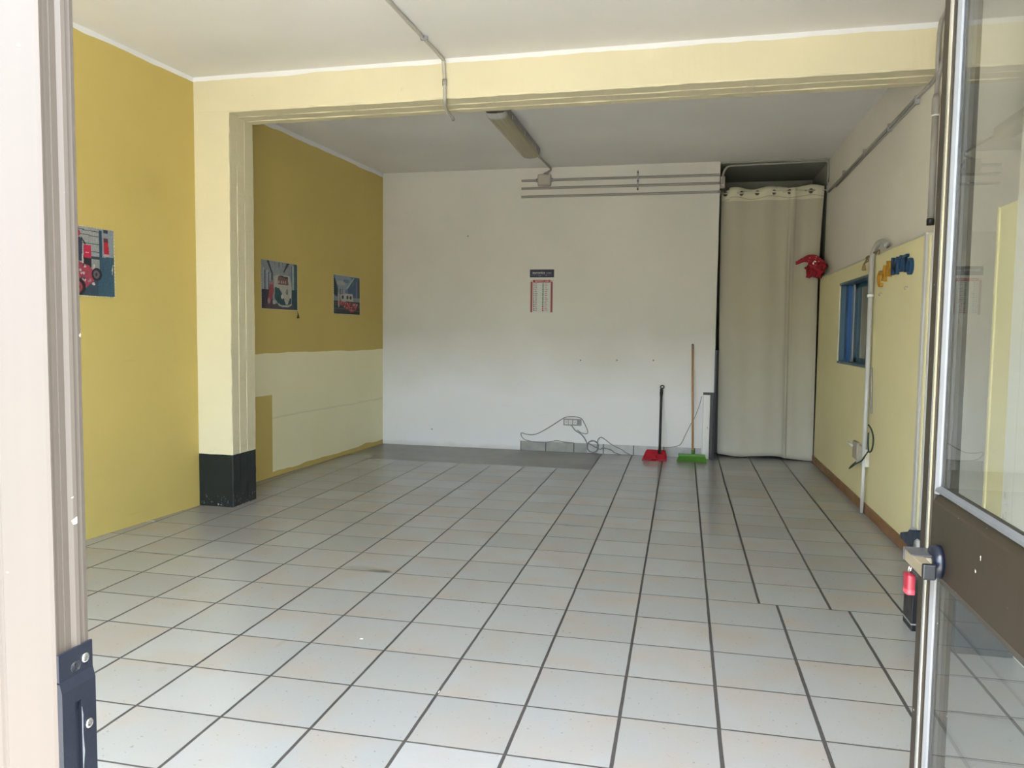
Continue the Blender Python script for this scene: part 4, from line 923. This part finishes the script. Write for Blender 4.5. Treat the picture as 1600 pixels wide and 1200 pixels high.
# rope knotted at the hook
rp = thing('rope', (1.235, 3.78, 1.96), 'short brown rope with frayed tassel tied at the pole top', 'rope')
q = [onp(a, b_, 1.225) for a, b_ in ((1371, 393), (1362, 396), (1360, 401), (1356, 402), (1353, 408), (1350, 413))]
MB().tube(spline(q, 5), 0.006, 8).build('cord', M_rope, rp)
q2 = [onp(a, b_, 1.222) for a, b_ in ((1362, 403), (1357, 400), (1353, 404), (1358, 407), (1352, 411))]
MB().tube(spline(q2, 5), 0.0045, 8).build('knot', M_rope, rp)
c = q[-1]; MB().lathe([(0.006, 0.0), (0.011, -0.01), (0.017, -0.045), (0.015, -0.048)], c, (0, 0.1, 1), 10).build('tassel', M_rope, rp)
MB().tube(spline([onp(a, b_, 1.228) for a, b_ in ((1368, 396), (1372, 391), (1374, 393), (1373, 397))], 5), 0.006, 8).build('cord_end', M_rope, rp)
# socket with plug and cords
pl = thing('wall_socket', (1.255, 3.95, 0.42), 'white socket box behind the grey pole on the partition', 'socket')
MB().box((1.222, 3.60, 0.36), (1.2545, 3.98, 0.50), 0.006).build('case', plain('ivory plastic', (0.66, 0.64, 0.56), 0.45), pl)
MB().box((1.215, 3.86, 0.375), (1.24, 4.02, 0.515), 0.006).build('plug_body', plain('brownish grey plastic', (0.40, 0.34, 0.27), 0.5), pl)
MB().tube([(1.205, 3.98, 0.475), (1.203, 4.13, 0.482)], 0.008, 10).build('plug_pin', M_white, pl)
qq = [onp(a, b_, 1.205) for a, b_ in ((1357, 664), (1361, 670), (1364, 680), (1364.5, 690), (1363, 700), (1360, 706), (1357, 704), (1356.5, 690), (1357, 676))]
cable('cable', spline(qq, 2), 0.006, 'dark green cord coiled behind the leaning pole', M_dgreen)
cable('cable', [onp(a, b_, 1.20) for a, b_ in ((1356, 706), (1351, 713), (1346, 720), (1337, 725), (1327, 732), (1331, 727), (1337, 722))], 0.005, 'dark green cord end sticking out below the socket', M_dgreen)
# red spotted sun hat
hat = thing('sun_hat', (1.20, 6.02, 2.10), 'crumpled red spotted cloth hat hanging in the corner by the curtain', 'hat')
def redspot():
    b = NB('red spotted cloth'); v = b.n('ShaderNodeTexVoronoi'); b.put(v.inputs['Vector'], b.pos()); v.inputs['Scale'].default_value = 34
    k = b.ramp(v.outputs['Distance'], 0.20, 0.27, 1, 0)
    c = b.mix(b.noise(16), (0.22, 0.005, 0.014), (0.40, 0.010, 0.03)); c = b.mix(b.M('MULTIPLY', k, b.M('GREATER_THAN', b.Z, 2.09)), c, (0.62, 0.22, 0.12))
    return b.bsdf(c, 0.7, 0, b.bump(b.noise(50), 0.003))
def blob(cx_, cy_, cz_, rx, ry, rz_, amp, seed, nu=36, nv=22):
    def f(u, v):
        a, t_ = 2*PI*u, PI*v; d = Vector((math.sin(t_)*math.cos(a), math.sin(t_)*math.sin(a), math.cos(t_)))
        k = 1+amp*noise.noise(d*2.3+Vector((seed, 0, 0)))+amp*0.5*noise.noise(d*6+Vector((seed, 3, 0)))
        return (cx_+rx*d.x*k, cy_+ry*d.y*k, cz_+rz_*d.z*k)
    return f
Ms = redspot()
m = MB().grid(blob(1.175, 5.96, 2.055, 0.085, 0.09, 0.085, 0.55, 4), 40, 24, True); m.build('crown', Ms, hat)
def brim(u, v):
    x = 1.255-0.275*u; w_ = 0.07*math.sin(PI*min(1, max(0.02, u*0.93+0.05)))**0.7
    return (x, 5.93-0.02*u+w_*0.25*(v-0.5), 2.125+0.045*math.sin(PI*u*0.9)-0.055*u*0.5+(v-0.5)*w_*1.5*(1-0.55*u)-0.02*math.sin(v*9+u*6)*0.5)
o = MB().grid(brim, 30, 12).build('brim', Ms, hat); s_ = o.modifiers.new('thickness', 'SOLIDIFY'); s_.thickness = 0.012
MB().box((1.145, 5.895, 2.095), (1.185, 5.90, 2.135), 0, Matrix.Rotation(0.7, 3, 'Y'), (1.165, 5.9, 2.115)).build('care_label', M_white, hat)
m = MB().grid(blob(1.235, 5.93, 2.08, 0.045, 0.16, 0.045, 0.5, 9), 30, 18, True); m.build('folded_cloth', Ms, hat)
# black slim box on the floor
bb = thing('black_box', (0.94, 1.19, 0), 'small upright black plastic case on the floor beside the glass door', 'case')
m = MB().box((0.905, 1.125, 0), (0.965, 1.262, 0.185), 0.004); m.build('body', M_blackp, bb)
MB().prism([(1.262, 0.185), (1.125, 0.185), (1.135, 0.205), (1.225, 0.215), (1.262, 0.212)], 0.907, 0.963, 'x').build('lid', M_blackp, bb)
MB().box((0.902, 1.122, 0.03), (0.968, 1.265, 0.036)).build('ridge', M_grey, bb)
# navy gadget with a clear roll at the partition corner
ng = thing('tape_dispenser', (1.20, 2.25, 0), 'navy plastic dispenser with clear roll at the partition corner', 'dispenser')
def nv_(a, b_, x=1.205, ): v = onp(a, b_, x); return (v.y, v.z)
Q = [nv_(*q) for q in ((1412.5, 832), (1424, 831), (1426, 828), (1430, 828), (1431, 831), (1447, 831), (1447, 857), (1428, 857), (1411, 839))]
MB().prism(Q, 1.185, 1.235, 'x').build('body', M_navy, ng)
MB().lathe([(0.02, 0), (0.02, 0.012), (0.014, 0.016)], Vector((1.205, *nv_(1427, 829))), (0, 0, 1), 16).build('knob', M_grey, ng)
v_ = nv_(1432, 857); MB().box((1.19, v_[0]-0.06, 0.0), (1.232, v_[0]+0.03, v_[1]+0.01), 0.003).build('foot', M_navy, ng)
m = MB(); c = onp(1434, 860, 1.165)
for r_, t_ in ((0.062, 0.003), (0.034, 0.004)): m.tube([c+Vector((0, r_*math.cos(a), r_*math.sin(a))) for a in [2*PI*k/28 for k in range(28)]], t_, 6, closed=True)
m.lathe([(0.058, 0), (0.058, 0.018)], c-Vector((0.009, 0, 0)), (1, 0, 0), 28)
m.build('clear_roll', plain('milky clear roll', (0.50, 0.49, 0.52), 0.3), ng)
# dark box in the recess seen through the lower pane
o = tag(MB().box((1.015, 0.90, 0.0), (1.245, 1.06, 0.33), 0.006).build('storage_box', plain('dark slate plastic', (0.055, 0.065, 0.072), 0.4)), 'dark slate storage box seen through the lower door pane', 'box')
# floor scraps
for x, y, s_, lab in ((-1.51, 0.42, 0.011, 'tiny white paper scrap on the left floor tiles'), (-1.02, 0.02, 0.02, 'thin white sliver on the middle floor tiles')):
    o = MB().box((x, y, 0.0), (x+s_*(1.2 if s_ < .015 else 0.15), y+s_*0.8, 0.0012)).build('paper_scrap', M_white); tag(o, lab, 'scrap')
